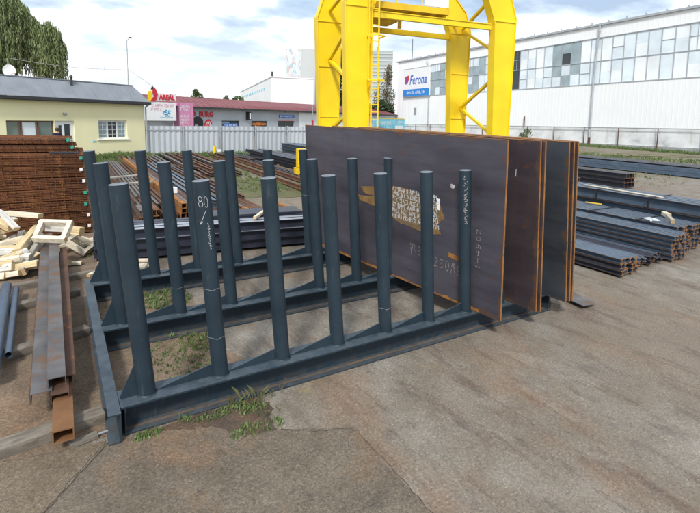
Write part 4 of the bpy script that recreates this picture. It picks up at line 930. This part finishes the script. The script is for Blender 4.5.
blur(hb,-6.5,-2,1.4,.5,WHITE,41,y=-.03); blur(hb,-8.4,-5,.8,.3,BLUE,42,y=-.03); blur(hb,-.6,2.4,1.6,.35,WHITE,43,y=-.03)
m=MB(); m.box((-.8,-.04,.5),(2.2,-.01,1.2)); m.build('white_panel',WHITE,hb); m=MB(); m.box((-9,-.02,2.36),(3.4,.17,2.5)); m.build('top_rail',YELD,hb)
fg=thing('advert_board','white board with red figure left of the crane leg','sign',sp_(24.9,-1.2,0),ME)
m=MB(); m.tube((0,0,-1),(0,0,3.9),.06,n=8); m.build('pole',FAINT,fg); m=MB(); m.poly([(-.3,-.08,1.3),(.1,-.08,1.2),(.15,-.08,1.9),(-.25,-.08,2.0)],(0,.04,0)); m.build('red_figure',RED,fg); m=MB(); m.box((1.2,-.1,.9),(1.7,0,2.6)); m.build('panel',CYAN,fg)
# --- warehouse: x along the wall (0 near the right edge, 51 at the far corner), y towards the viewer, z up
wh=tiltroot('warehouse','large white warehouse with a long band of glazing, filling the right background','warehouse',(51.02,15.81,.81),(-.01868,.02496,1.49737))
m=MB()
X0,X1=-22,51.2
wallwith(m,X0,X1,2.1,13.3,[(-20,41.4,7.0,11.95)],t=-.25)
m.add([(X1,0,-2),(X1,-30,-2),(X1,-30,13.3),(X1,0,13.3)],[(0,1,2,3)]); m.add([(X0,0,-2),(X0,-30,-2),(X0,-30,13.3),(X0,0,13.3)],[(3,2,1,0)]); m.add([(X0,-30,-2),(X1,-30,-2),(X1,-30,13.3),(X0,-30,13.3)],[(3,2,1,0)])
k=0; x=X0+.25
while x<X1:      # standing seams of the cladding
    m.bar((x,.006,2.15),(x,.006,6.88),.04,.018,up=(0,1,0)); m.bar((x,.006,12.06),(x,.006,13.25),.04,.018,up=(0,1,0)); x+=.5
m.build('wall',WHITEW,wh)
pl,nt_,b_=newmat('stained_plinth'); p_=coords(nt_)
c_=ramp(nt_,noise(nt_,coords(nt_,(.6,1,.8)),.9,6,.65),[(.40,(.78,.79,.79)),(.60,(.62,.63,.63)),(.72,(.36,.37,.37))])
c_=mix(nt_,ramp(nt_,noise(nt_,coords(nt_,(2.2,1,.25)),.9,4,.6),[(.6,0),(.74,.5)]),c_,(.42,.33,.22))
nt_.links.new(c_,b_.inputs['Base Color']); b_.inputs['Roughness'].default_value=.95
m=MB(); m.box((X0,-.3,-2),(X1,.06,2.08)); m.build('plinth',pl,wh)
m=MB(); m.box((X0,.065,-2),(X1,.16,.32)); m.build('footing',STONE,wh)
m=MB(); m.box((X0,-30,13.3),(X1+.2,.22,13.52)); 
for k in range(37): m.box((X0+2*k,.05,13.53),(X0+2*k+.12,.17,13.72))
m.build('roof_edge',GREYM,wh)
m=MB(); m.box((-20,-.30,6.9),(41.4,.05,7.0)); m.box((-20,-.30,11.95),(41.4,.05,12.03)); m.build('glazing_rail',GREYM,wh)
m=MB(); m.box((-20,-9,6.9),(41.4,-8.9,12)); m.build('interior',simple('hall_inside',(.10,.11,.12),.9),wh)
rr=random.Random(17); x=-20; wv=61.4/48
for k in range(48):
    x0=-20+k*wv; x1=x0+wv
    f=MB()
    f.box((x0,-.10,7.0),(x0+.06,.03,11.95)); f.box((x0+.06,-.09,9.42),(x1,.02,9.5))
    f.box((x0+wv*.5-.02,-.08,9.52),(x0+wv*.5+.02,.01,11.95)) if rr.random()<.12 else None
    if rr.random()<.25: f.box((x0+.09,-.08,8.2),(x1,.01,8.25))
    if rr.random()<.2: f.box((x0+.09,-.08,10.75),(x1,.01,10.8))
    f=f.build('window',GREYM,wh)
    darkz=(13.2<x0<16.2) or (21.5<x0<25)  # dark bays: reflected trees and buildings painted as pane colour
    for (za,zb) in ((7.0,8.22),(8.22,9.44),(9.5,10.78),(10.78,11.95)):
        q=rr.random()
        gm_=(GLASSD if q<.4 else GLASSB if q<.75 else GLASSL) if darkz else (GLASSL if q<.5 else GLASSM)
        if x0>28 : gm_=GLASSB if q<.6 else GLASSL
        g_=MB(); tl=rr.uniform(-.012,.012); g_.add([(x0+.05,-.04+tl,za),(x1+.02,-.04-tl,za),(x1+.02,-.04-tl,zb),(x0+.05,-.04+tl,zb)],[(0,1,2,3)]); g_.build('pane',gm_,f)
    if darkz and k%2==0:
        c=MB()
        for q in range(3): c.box((x0+.1,-1.2,7.4+q*.75),(x0+.9,-.6,7.8+q*.75))
        c.build('reflected_containers',ORANGE,wh)  # orange boxes added for the containers mirrored in these panes
m=MB(); m.tube((11.4,.18,.9),(11.35,.18,7.3),.10,n=10); m.tube((11.35,.18,7.3),(11.1,.2,11.9),.10,n=10); m.tube((11.1,.2,11.9),(10.95,.26,12.6),.10,n=10); m.tube((10.95,.26,12.6),(11.0,.26,13.3),.10,n=10); m.build('downpipe',GREYM,wh)
m=MB(); m.tube((11.4,.18,-.5),(11.4,.18,.95),.13,n=10); m.build('pipe_boot',RUSTD,wh)
m=MB(); m.tube((41.6,.15,.2),(41.5,.15,11.4),.09,n=10); m.tube((41.5,.15,11.4),(42.3,.25,12.9),.09,n=10); m.build('downpipe',GREYM,wh)
m=MB(); m.tube((X0,.30,2.12),(X1,.30,2.12),.045,n=8)
for k in range(18): m.tube((X0+1.2+k*4.1,.30,-.6),(X0+1.2+k*4.1,.30,2.12),.05,n=8,m=1)
m.build('handrail',[FAINT,RUSTD],wh)
m=MB(); m.box((45.1,.01,3.9),(45.7,.12,5.0)); m.build('wall_box',FAINT,wh)
m=MB(); m.tube((20.9,.2,2.1),(20.9,.2,3.4),.08,n=8); m.build('vent_stub',RUSTD,wh)
m=MB(); m.tube((49.6,-2,13.5),(49.6,-2,17.5),.06,n=6); m.build('roof_mast',DARK,wh)
sg=thing('wall_sign','white and blue company sign Ferona fixed to the end of the warehouse wall','sign',wh.matrix_basis@Vector((0,0,0)),wh.rotation_euler)
wr=(-.01868,.02496,1.49737); WM=Euler(wr).to_matrix()
sg.location=Vector((51.02,15.81,.81))+WM@Vector((45.1,.1,7.0)); sg.rotation_euler=wr
BK=(R(90),0,R(180))
m=MB(); m.box((-3.8,0,0),(3.8,.18,4.75)); m.build('panel',WHITE,sg)
m=MB(); m.box((-3.8,.181,0),(3.8,.195,1.25)); m.build('blue_band',simple('sign_blue',(.02,.22,.62),.5),sg)
m=MB(); m.box((-3.9,-.02,-.08),(3.9,.2,-.002)); m.box((-3.9,-.02,4.752),(3.9,.2,4.83)); m.build('frame',FAINT,sg)
text('Ferona',2.3,BLUE,sg,(-.55,.19,2.75),BK,4.9,shear=.25,bold=.03,ext=.01)
m=MB(); m.poly([(x,.186,z) for x,z in [(3.3,3.5),(2.15,3.7),(2.05,3.0),(2.6,2.1),(3.2,2.3)]],(0,.01,0)); m.build('red_flag',RED,sg)
m=MB(); m.poly([(x,.197,z) for x,z in [(3.3,3.45),(2.95,3.5),(2.8,2.2),(3.2,2.2)]],(0,.01,0)); m.build('blue_flag',BLUE,sg)
blur(sg,-2.6,2.9,.42,.42,WHITE,51,y=-.205).rotation_euler=(0,0,R(180))
# --- far buildings
def far(name,label,loc,az,parts):
    t=thing(name,label,'building',loc,(-.026,-.0167,R(90-az)))
    for nm2,(a,b),mt in parts: m=MB(); m.box(a,b); m.build(nm2,mt,t)
    return t
wb=far('white_hall','plain white flat-roofed hall rising behind the red shop roof',(30.99,70.1,0),102.7,[('wall',((0,0,-3),(7.2,42,8.6)),WHITEW),('roof',((-.1,-.1,8.61),(7.3,42.1,8.75)),WHITE)])
m=MB()
for k in range(13): m.box((-.04,6+k*2.4,6.9),(0,7.1+k*2.4,7.35))
m.build('wall_lettering',CYAN,wb); m=MB(); m.box((-.05,20.5,3.8),(-.005,22.5,5.0)); m.build('window',GLASSB,wb)
m=MB(); m.tube((.3,.5,8.75),(.3,.5,9.6),.15,n=6); m.build('roof_lamp',DARK,wb)
tw=far('painted_tower','tall grey tower block with a painted mural behind the white hall',(62.49,133.05,0),122.6,[('wall',((4.6,0,-5),(9,9,22.5)),PALEC)])
mm,nt_,b_=newmat('mural_paint'); vz=N(nt_,'ShaderNodeTexVoronoi'); vz.inputs['Scale'].default_value=1.7; nt_.links.new(coords(nt_,(1,1,.5)),vz.inputs['Vector'])
sx_=N(nt_,'ShaderNodeSeparateColor'); nt_.links.new(vz.outputs['Color'],sx_.inputs[0])
cc=ramp(nt_,sx_.outputs[0],[(.0,(.34,.46,.54)),(.25,(.60,.66,.68)),(.66,(.66,.68,.69)),(.88,(.55,.40,.39)),(1,(.5,.5,.5))]); nt_.links.new(cc,b_.inputs['Base Color']); b_.inputs['Roughness'].default_value=.9
m=MB(); m.box((0,0,-5),(4.55,9,22.5)); m.build('mural_wall',mm,tw)
si=far('grey_block','grey slatted high-rise block behind the yellow crane',(76.5,112.3,0),122.6,[('wall',((0,0,-5),(9.0,10,21.5)),GREYCLAD)])
m=MB()
for k in range(22): m.box((-.08,-.10,-.5+k),(9.08,-.003,-.2+k))
m.build('cladding_slats',PALEC,si); m=MB(); m.tube((4.8,3,21.5),(4.8,3,23),.15,n=6); m.build('roof_mast',RUST,si)
# --- street lamp and mast behind the house
lp=thing('street_lamp','tall thin grey lamp post with a small head, behind the house roof','street lamp',(5.98,44.5,0),(-.02,-.01,0))
m=MB(); m.tube((0,0,-1),(0,0,8.9),.05,.032,n=8); m.tube((0,0,8.9),(.22,0,9.2),.032,.025,n=8); m.build('pole',FAINT,lp); m=MB(); m.box((.16,-.09,9.15),(.42,.09,9.26)); m.build('lamp_head',DARK,lp)
wr_=thing('overhead_wire','thin overhead wire strung from the lamp post to the left','wire',(5.98,44.5,6.3))
m=MB(); P=[Vector((0,0,0)).lerp(Vector((-9,1.5,.3)),k/10)-Vector((0,0,.25*math.sin(math.pi*k/10))) for k in range(11)]
for a,b in zip(P,P[1:]): m.tube(a,b,.018,n=5,cap=False)
P=[Vector((0,0,0)),Vector((1.8,-.5,-1.3))]; m.tube(P[0],P[1],.018,n=5,cap=False); m.build('cable',FAINT,wr_)
an=thing('roof_aerial','thin television aerial on a mast behind the house roof','aerial',(2.6,30.0,3.9))
m=MB(); m.tube((0,0,0),(0,0,1.55),.018,n=6); m.bar((-.25,0,1.4),(.25,0,1.4),.015,.015); m.build('mast',FAINT,an)
# ------------------------------------------------------------------ yellow gantry crane: x across, y away, z up
cr=thing('gantry_crane','tall yellow gantry crane frame with four tapering legs standing behind the plates','gantry crane',(9.14,10.51,0),(-.02302,-.02102,-.17069))
DD=3.1
def leg(mir,y):
    pts=[(-.33,.45),(.33,.45),(.42,2.4),(.52,6.7),(.60,6.95),(.95,7.8),(1.9,9.0),(.9,9.0),(-.25,7.85),(-.55,7.0),(-.42,2.4)]
    if mir: pts=[(6.58-x*(1.0),z) for x,z in pts]
    m=MB(); m.poly([(x,y-.15,z) for x,z in pts],(0,.30,0))          # web box
    n=len(pts)
    for k in range(n):                                              # flange strips standing proud along both long edges
        if k in (0,5,6,): continue
        a=Vector((pts[k][0],y,pts[k][1])); b=Vector((pts[(k+1)%n][0],y,pts[(k+1)%n][1]))
        m.bar(a,b,.40,.035,up=(b-a).cross(Vector((0,1,0))))
    for z,w_ in ((2.9,.43),(5.0,.48),(6.85,.56)) if y>1 else ((6.85,.56),):
        xc=6.58 if mir else 0
        m.box((xc-w_,y-.19,z),(xc+w_,y-.151,z+.03))
    return m.build('leg',YEL,cr)
for y in (0,DD): leg(False,y); leg(True,y)
def brace(a,b,w_=.13): m=MB(); m.bar(a,b,w_,.10); m.build('brace',YEL,cr)
brace((0,DD-.2,5.3),(-.05,.18,6.55)); brace((0,DD-.2,5.3),(-.05,.18,4.1)); brace((0,DD-.2,2.3),(-.05,.18,3.2)); brace((0,DD-.2,7.3),(0,.18,7.9)); brace((0,DD-.2,2.3),(0,.18,1.2))
xr=6.58
brace((xr+.15,DD-.2,7.0),(xr,.18,5.6)); brace((xr,.18,4.75),(xr+.15,DD-.2,3.45)); brace((xr+.15,DD-.2,3.4),(xr,.18,2.1)); brace((xr+.1,DD-.2,7.1),(xr-.1,.18,8.2)); brace((xr-.4,DD-.1,7.2),(xr-.2,.1,6.85),.08)
m=MB(); m.bar((.55,.0,6.66),(5.95,.0,6.62),.16,.22); m.bar((.55,-.09,6.77),(5.95,-.09,6.73),.05,.03); m.build('tie_beam',YEL,cr)
m=MB(); m.bar((.55,DD,6.75),(6.1,DD,6.70),.16,.22); m.build('tie_beam',YEL,cr)
m=MB(); m.box((.7,.35,7.12),(4.15,1.75,7.16)); m.box((.7,.30,7.0),(4.15,.36,7.24)); m.box((.7,1.74,7.0),(4.15,1.8,7.24)); m.box((4.09,.36,7.0),(4.15,1.74,7.24)); 
for x in (1.4,2.1,2.8,3.5): m.box((x,.37,7.0),(x+.06,1.73,7.11))
m.build('platform',YELD,cr)
m=MB(); m.box((3.0,.28,7.26),(4.1,.32,7.75)); m.build('notice_board',WHITE,cr)
m=MB()
for z in (7.6,8.1): m.bar((.7,.33,z),(4.15,.33,z),.04,.04)
for x in (.75,1.8,2.9,4.1): m.bar((x,.33,7.24),(x,.33,8.1),.04,.04,up=(0,1,0))
m.build('guard_rail',YEL,cr)
m=MB(); m.bar((1.0,1.9,6.9),(2.4,1.9,7.05),.10,.12); m.bar((1.9,2.6,6.95),(3.2,1.4,7.0),.10,.12); m.box((2.0,1.4,6.75),(2.12,1.52,7.0)); m.box((2.9,2.2,6.72),(3.02,2.34,7.0)); m.box((1.35,2.0,6.9),(2.7,3.0,7.35)); m.build('walkway_bracket',YELD,cr)
for y in (-.1,DD+.1): m=MB(); m.box((-.3,y-.35,9.0),(6.9,y+.35,9.9)); m.build('girder',YEL,cr)
for x in (0,xr): m=MB(); m.box((x-.22,-1.0,.42),(x+.22,DD+1.6,.85)); m.build('end_carriage',YEL,cr)
for x in (0,xr):
    for y in (-.8,DD+1.3):
        m=MB(); m.tube((x-.09,y,.215),(x+.09,y,.215),.205,n=20); m.build('wheel',RUSTD,cr)
m=MB(); m.box((-.92,DD+1.45,.62),(-.50,DD+1.75,1.46)); m.box((-.50,DD+1.40,.45),(.22,DD+1.80,.85)); m.build('bogie',YEL,cr)
m=MB(); m.box((-1.04,DD+1.42,.10),(-.42,DD+1.72,.60))
for q in range(6): m.box((-.98,DD+1.46,.66+q*.13),(-.925,DD+1.52,.73+q*.13))
m.build('buffer',YELD,cr)
m=MB()
for x in (.46,.74): m.bar((x,-.32,.6),(x,-.32,8.2),.045,.045,up=(0,1,0))
for k in range(26): m.bar((.48,-.32,.8+k*.285),(.72,-.32,.8+k*.285),.03,.03)
ld=m.build('ladder',YEL,cr)
m=MB()
for z in (4.2,5.75,7.3):
    for a,b in (((.46,-.32),(.22,-.45)),((.22,-.45),(.12,-.80)),((.12,-.80),(.40,-1.0)),((.40,-1.0),(.72,-.85)),((.72,-.85),(.74,-.32))): m.bar((a[0],a[1],z),(b[0],b[1],z),.045,.045)
for a in ((.22,-.45),(.12,-.80),(.40,-1.0)): m.bar((a[0],a[1],4.2),(a[0],a[1],8),.03,.03,up=(0,1,0))
m.build('safety_cage',YEL,ld)
# ------------------------------------------------------------------ trees
def crown(mb,pts,n,size,rr,up=.3):
    for _ in range(n):
        c,r_=rr.choice(pts); 
        while True:
            d=Vector((rr.uniform(-1,1),rr.uniform(-1,1),rr.uniform(-1,1)))
            if .25<d.length<1: break
        p=Vector(c)+Vector((d.x*r_[0],d.y*r_[1],d.z*r_[2]))
        a=Vector((rr.uniform(-1,1),rr.uniform(-1,1),rr.uniform(-1,1))).normalized()*size*rr.uniform(.6,1.3); b=a.cross(Vector((rr.uniform(-1,1),rr.uniform(-1,1),rr.uniform(-1,1)))).normalized()*size*.6
        mb.add([p-a,p-b*.8,p+a,p+b*.8],[(0,1,2,3)])
def tree(label,loc,h,pts,n,size,mat,seed,trunk=.25,limbs=6,name='leafy_tree'):
    rr=random.Random(seed); t=thing(name,label,'tree',loc)
    m=MB(); m.tube((0,0,-1),(0,0,h*.55),trunk,trunk*.6,n=10)
    for k in range(limbs):
        c,r_=rr.choice(pts); m.tube((0,0,h*rr.uniform(.25,.55)),Vector(c)+Vector((rr.uniform(-.3,.3)*r_[0],rr.uniform(-.3,.3)*r_[1],r_[2]*rr.uniform(0,.7))),trunk*.35,trunk*.08,n=6)
    m.build('trunk',BARK,t); m=MB(); crown(m,pts,n,size,rr); m.build('crown',mat,t); return t
# willow with hanging strands
rr=random.Random(31)
wt=thing('willow_tree','large weeping willow with hanging olive-green strands behind the house','tree',(-4.6,54.5,0))
m=MB(); m.tube((0,0,-1),(.3,0,5),.6,.45,n=12)
for k in range(14):
    a=rr.uniform(0,6.28); m.tube((.3,0,rr.uniform(3,5)),(.3+2.9*math.cos(a),2.9*math.sin(a),rr.uniform(8.5,12.5)),.22,.05,n=7)
for dx,zt in ((3.2,10.2),(4.6,9.0)): m.tube((.5,-.3,5),(dx,-1.4,zt),.2,.05,n=7)
m.build('trunk',BARK,wt)
m=MB()
def strand(x,y,z,L,rr,w_=.16):
    n=max(5,int(L/.21)); px,py=x,y
    for k in range(n):
        zz_=z-L*k/n; px+=rr.uniform(-.035,.035); py+=rr.uniform(-.035,.035)
        a=rr.uniform(0,6.28); l=rr.uniform(.25,.5); ww=rr.uniform(.03,.065)
        ca,sa=math.cos(a)*ww,math.sin(a)*ww; tx,ty=rr.uniform(-.12,.12),rr.uniform(-.12,.12)
        m.add([(px-ca*.3,py-sa*.3,zz_),(px+ca+tx*.5,py+sa+ty*.5,zz_-l*.5),(px+tx,py+ty,zz_-l),(px-ca+tx*.5,py-sa+ty*.5,zz_-l*.5)],[(0,1,2,3)])
lobes=[(-1.5,0,13.6,3.0,2.8,1.8,820,8.5),(.9,-.4,12.4,1.5,2.0,1.6,460,7.5),(2.2,-.6,11.7,.9,1.2,1.0,240,6.5),(3.0,-.8,10.6,.7,.9,1.1,190,5.6),(3.7,-1.2,10.0,.65,.9,.95,260,5.6),(4.1,-1.8,9.4,.6,.8,.8,160,5.0),(4.5,-2.0,9.9,.55,.8,1.15,190,5.6),(5.1,-2.1,9.5,.5,.7,1.1,150,5.0),(5.6,-2.1,8.5,.38,.5,.8,80,4.2),(-4,-.5,12.4,3,2.5,1.8,420,8),(.5,-1.8,8.8,1.8,1.2,1.4,260,4.2),(-2,-2,8.5,3,1.2,1.5,400,4.6)]
for cx,cy,cz,rx,ry,rz,cnt,LL in lobes:
    for k in range(cnt):
        a=rr.uniform(0,6.28); q=math.sqrt(rr.random()); x=cx+rx*q*math.cos(a); y=cy+ry*q*math.sin(a); z=cz+rz*math.sqrt(max(0,1-q*q))*rr.uniform(.55,1.05)
        strand(x,y,z,LL*rr.uniform(.25,1.0)*(1 if z-LL>2 else .9),rr)
m.build('crown',WILLOW,wt)
pn=tree('dark evergreen standing in front of the willow at the left edge',(-6.2,50.5,0),9,[((0,0,5.5),(1.6,1.6,2.5)),((.3,0,8),(1,1,1.6)),((-1.5,0,6),(1.6,1.5,2.5)),((.9,0,3.6),(1.5,1.5,1.6))],3200,.26,DGREEN,4,.22,8,'evergreen_tree')
tree('small dark tree top above the shop roof, nearest the pink box',(24.6,92,0),6.6,[((0,0,5.0),(1.25,1.2,1.5)),((-.2,0,6.1),(.6,.6,.8)),((.9,0,4.6),(.9,.9,.8))],1300,.22,MGREEN,5,.2,5)
tree('small pale tree top above the shop roof, left of the white hall',(29.5,89,0),5.6,[((0,0,4.9),(.6,.6,1.0)),((.6,0,4.4),(.5,.5,.6))],700,.18,MGREEN,6,.15,4)
tree('small tree top tucked against the white hall above the shop roof',(31.6,88,0),5.8,[((0,0,5.0),(1.1,.9,.9)),((-.9,0,4.8),(.5,.5,.6))],900,.2,MGREEN,7,.15,4)
tree('thin autumn-brown tree between the grey block and the warehouse corner',(55.8,72.2,0),12.5,[((0,0,9),(1.1,1.1,3.6)),((.6,0,11),(.7,.7,2.2)),((-1.4,0,6.5),(1.3,1.2,2.4)),((1.2,0,6),(1,1,3))],1500,.20,BROWNL,8,.16,14)
tree('dark green bush below the brown tree by the cyan boards',(53.6,71.5,0),6.0,[((0,0,3.8),(2.2,1.8,1.9)),((2.6,.3,3.9),(1.5,1.5,1.7)),((-1.9,.8,3.5),(1.3,1.4,1.8)),((.8,0,5.2),(1.2,1,1))],3600,.26,DGREEN,9,.2,8,'leafy_bush')
tree('tall dark tree glimpsed between the two left crane legs',(48.2,77,0),15,[((0,0,8),(1.5,1.5,4.5)),((0,0,12.5),(1.0,1,3.4)),((-.6,0,4),(1.6,1.5,2.5))],3200,.28,DGREEN,10,.25,8)
tree('small bush growing against the warehouse plinth',(48.9,33.6,-.1),2.6,[((0,0,1.6),(.8,.7,.6)),((.6,.3,1.9),(.5,.5,.4)),((-.7,0,1.4),(.5,.5,.4))],420,.10,MGREEN,11,.06,4,'leafy_bush')
# ------------------------------------------------------------------ weeds and grass
def tufts(name,label,spots,mat,seed,hmin,hmax,per,wd=.008):
    rr=random.Random(seed); m=MB()
    for (cx,cy,rx,ry,n,hs2) in spots:
        for _ in range(n):
            a=rr.uniform(0,6.28); q=math.sqrt(rr.random()); x=cx+rx*q*math.cos(a); y=cy+ry*q*math.sin(a); z=gz(x,y)
            q_=rr.random(); cs=rr.uniform(.45,1.35); wf=1.6 if q_<.35 else .55 if q_>.7 else 1.0
            for k in range(rr.randint(max(2,per-4),per)):
                h=rr.uniform(hmin,hmax)*hs2*rr.uniform(.5,1.1)*cs*(.75 if wf>1.5 else 1.25 if wf<.6 else 1); t=rr.uniform(0,6.28); b=h*rr.uniform(.15,.8); w_=wd*hs2*rr.uniform(.7,1.6)*wf*cs**.5
                ct,st_=math.cos(t),math.sin(t); p=Vector((x+rr.uniform(-.02,.02)*hs2,y+rr.uniform(-.02,.02)*hs2,z))
                m.add([p+Vector((-st_*w_,ct*w_,0)),p+Vector((st_*w_,-ct*w_,0)),p+Vector((ct*b*.5+st_*w_,st_*b*.5-ct*w_,h*.65)),p+Vector((ct*b,st_*b,h*.9)),p+Vector((ct*b*.5-st_*w_,st_*b*.5+ct*w_,h*.65))],[(0,1,2,3,4)])
    return tag(m.build(name,mat),label,kind='stuff')
tag(tufts('weeds','low green weeds growing inside the rack and along its front beam',[(0.62,1.15,0.401,0.519,165,1),(0.85,1.3,0.177,0.236,60,1.1),(0.45,0.75,0.354,0.354,36,0.7),(0.35,3.05,0.295,0.354,36,0.7),(0.75,2.95,0.378,0.378,165,1.4),(0.52,0.42,0.165,0.118,24,0.9),(0.86,-0.64,0.26,0.0826,66,0.9),(0.7,-0.6,0.118,0.118,15,0.6),(0.55,-0.26,0.189,0.059,33,1),(0.3,-0.2,0.0944,0.0472,15,0.9),(-0.05,-0.25,0.118,0.0472,36,1),(0.92,-0.32,0.153,0.0826,39,1.1),(0.75,-0.22,0.118,0.0472,21,1.1),(-0.12,2.9,0.118,0.354,15,0.6),(0.1,4.4,0.236,0.354,30,1),(0.02,6.2,0.212,0.472,60,1.3),(0.9,2,0.295,0.236,27,0.8),(-0.2,7,0.236,0.354,30,1)],GRASS,3,.025,.075,7,.0042),None,'weeds')
tag(tufts('dry_weeds','thin dry stalks beside the front beam',[(1.0,-.22,.3,.05,12,1.0),(.8,1.1,.3,.3,14,1.0),(1.0,-.48,.15,.12,14,.6)],DRYG,4,.08,.26,4,.0008),None,'weeds')
tag(tufts('grass','rough grass round the far bundles, the fence foot and the house',[(3.5,25.6,1.2,1.4,420,1.5),(7,26.3,3,1.0,520,1.4),(12,27,3,.5,320,1.4),(1.5,20,1.5,4.5,700,1.3),(2.6,25.5,1.2,1.0,380,1.5),(6.3,14,1.2,2.4,300,.7),(7.6,10.4,.5,1.2,130,.55),(1.0,12.5,.25,3,160,1.1),(10,25.5,3,.6,260,1.3),(6.8,17.6,.6,1.2,110,.9),(.9,13.5,.5,1.5,160,1.2)],GRASS,5,.08,.2,9,.009),None,'grass')
tag(tufts('verge_grass','grass verge between the sheet pile and the warehouse plinth',[(50-.08*k,18+1.6*k-8,1.8,1.4,240,1.25) for k in range(14)]+[(43-.5*k,2+2.4*k,1.6,2,150,1.1) for k in range(10)]+[(27,12,3.5,2.5,170,.7),(24,13,3,2,150,.7),(30,10,2.5,1.5,90,.6),(26,8,3,1,60,.5)],GRASS,6,.08,.2,8,.014),None,'grass')
# small stones and debris scattered on the yard
rr=random.Random(77); m=MB()
for _ in range(300):
    x,y=(rr.uniform(-2,3),rr.uniform(-2.2,7)) if rr.random()<.6 else (rr.uniform(2,9),rr.uniform(-3,1))
    r_=rr.uniform(.003,.010); z=r_*.4+.006
    vs=[(x+r_*rr.uniform(.7,1.2)*math.cos(t*1.2566),y+r_*rr.uniform(.7,1.2)*math.sin(t*1.2566),z-r_*.3) for t in range(5)]+[(x,y,z+r_*rr.uniform(.4,.8))]
    m.add(vs,[(i,(i+1)%5,5) for i in range(5)])
tag(m.build('gravel_crumbs',SLEEP),'loose stone crumbs scattered over soil and concrete',None,None,'stuff')
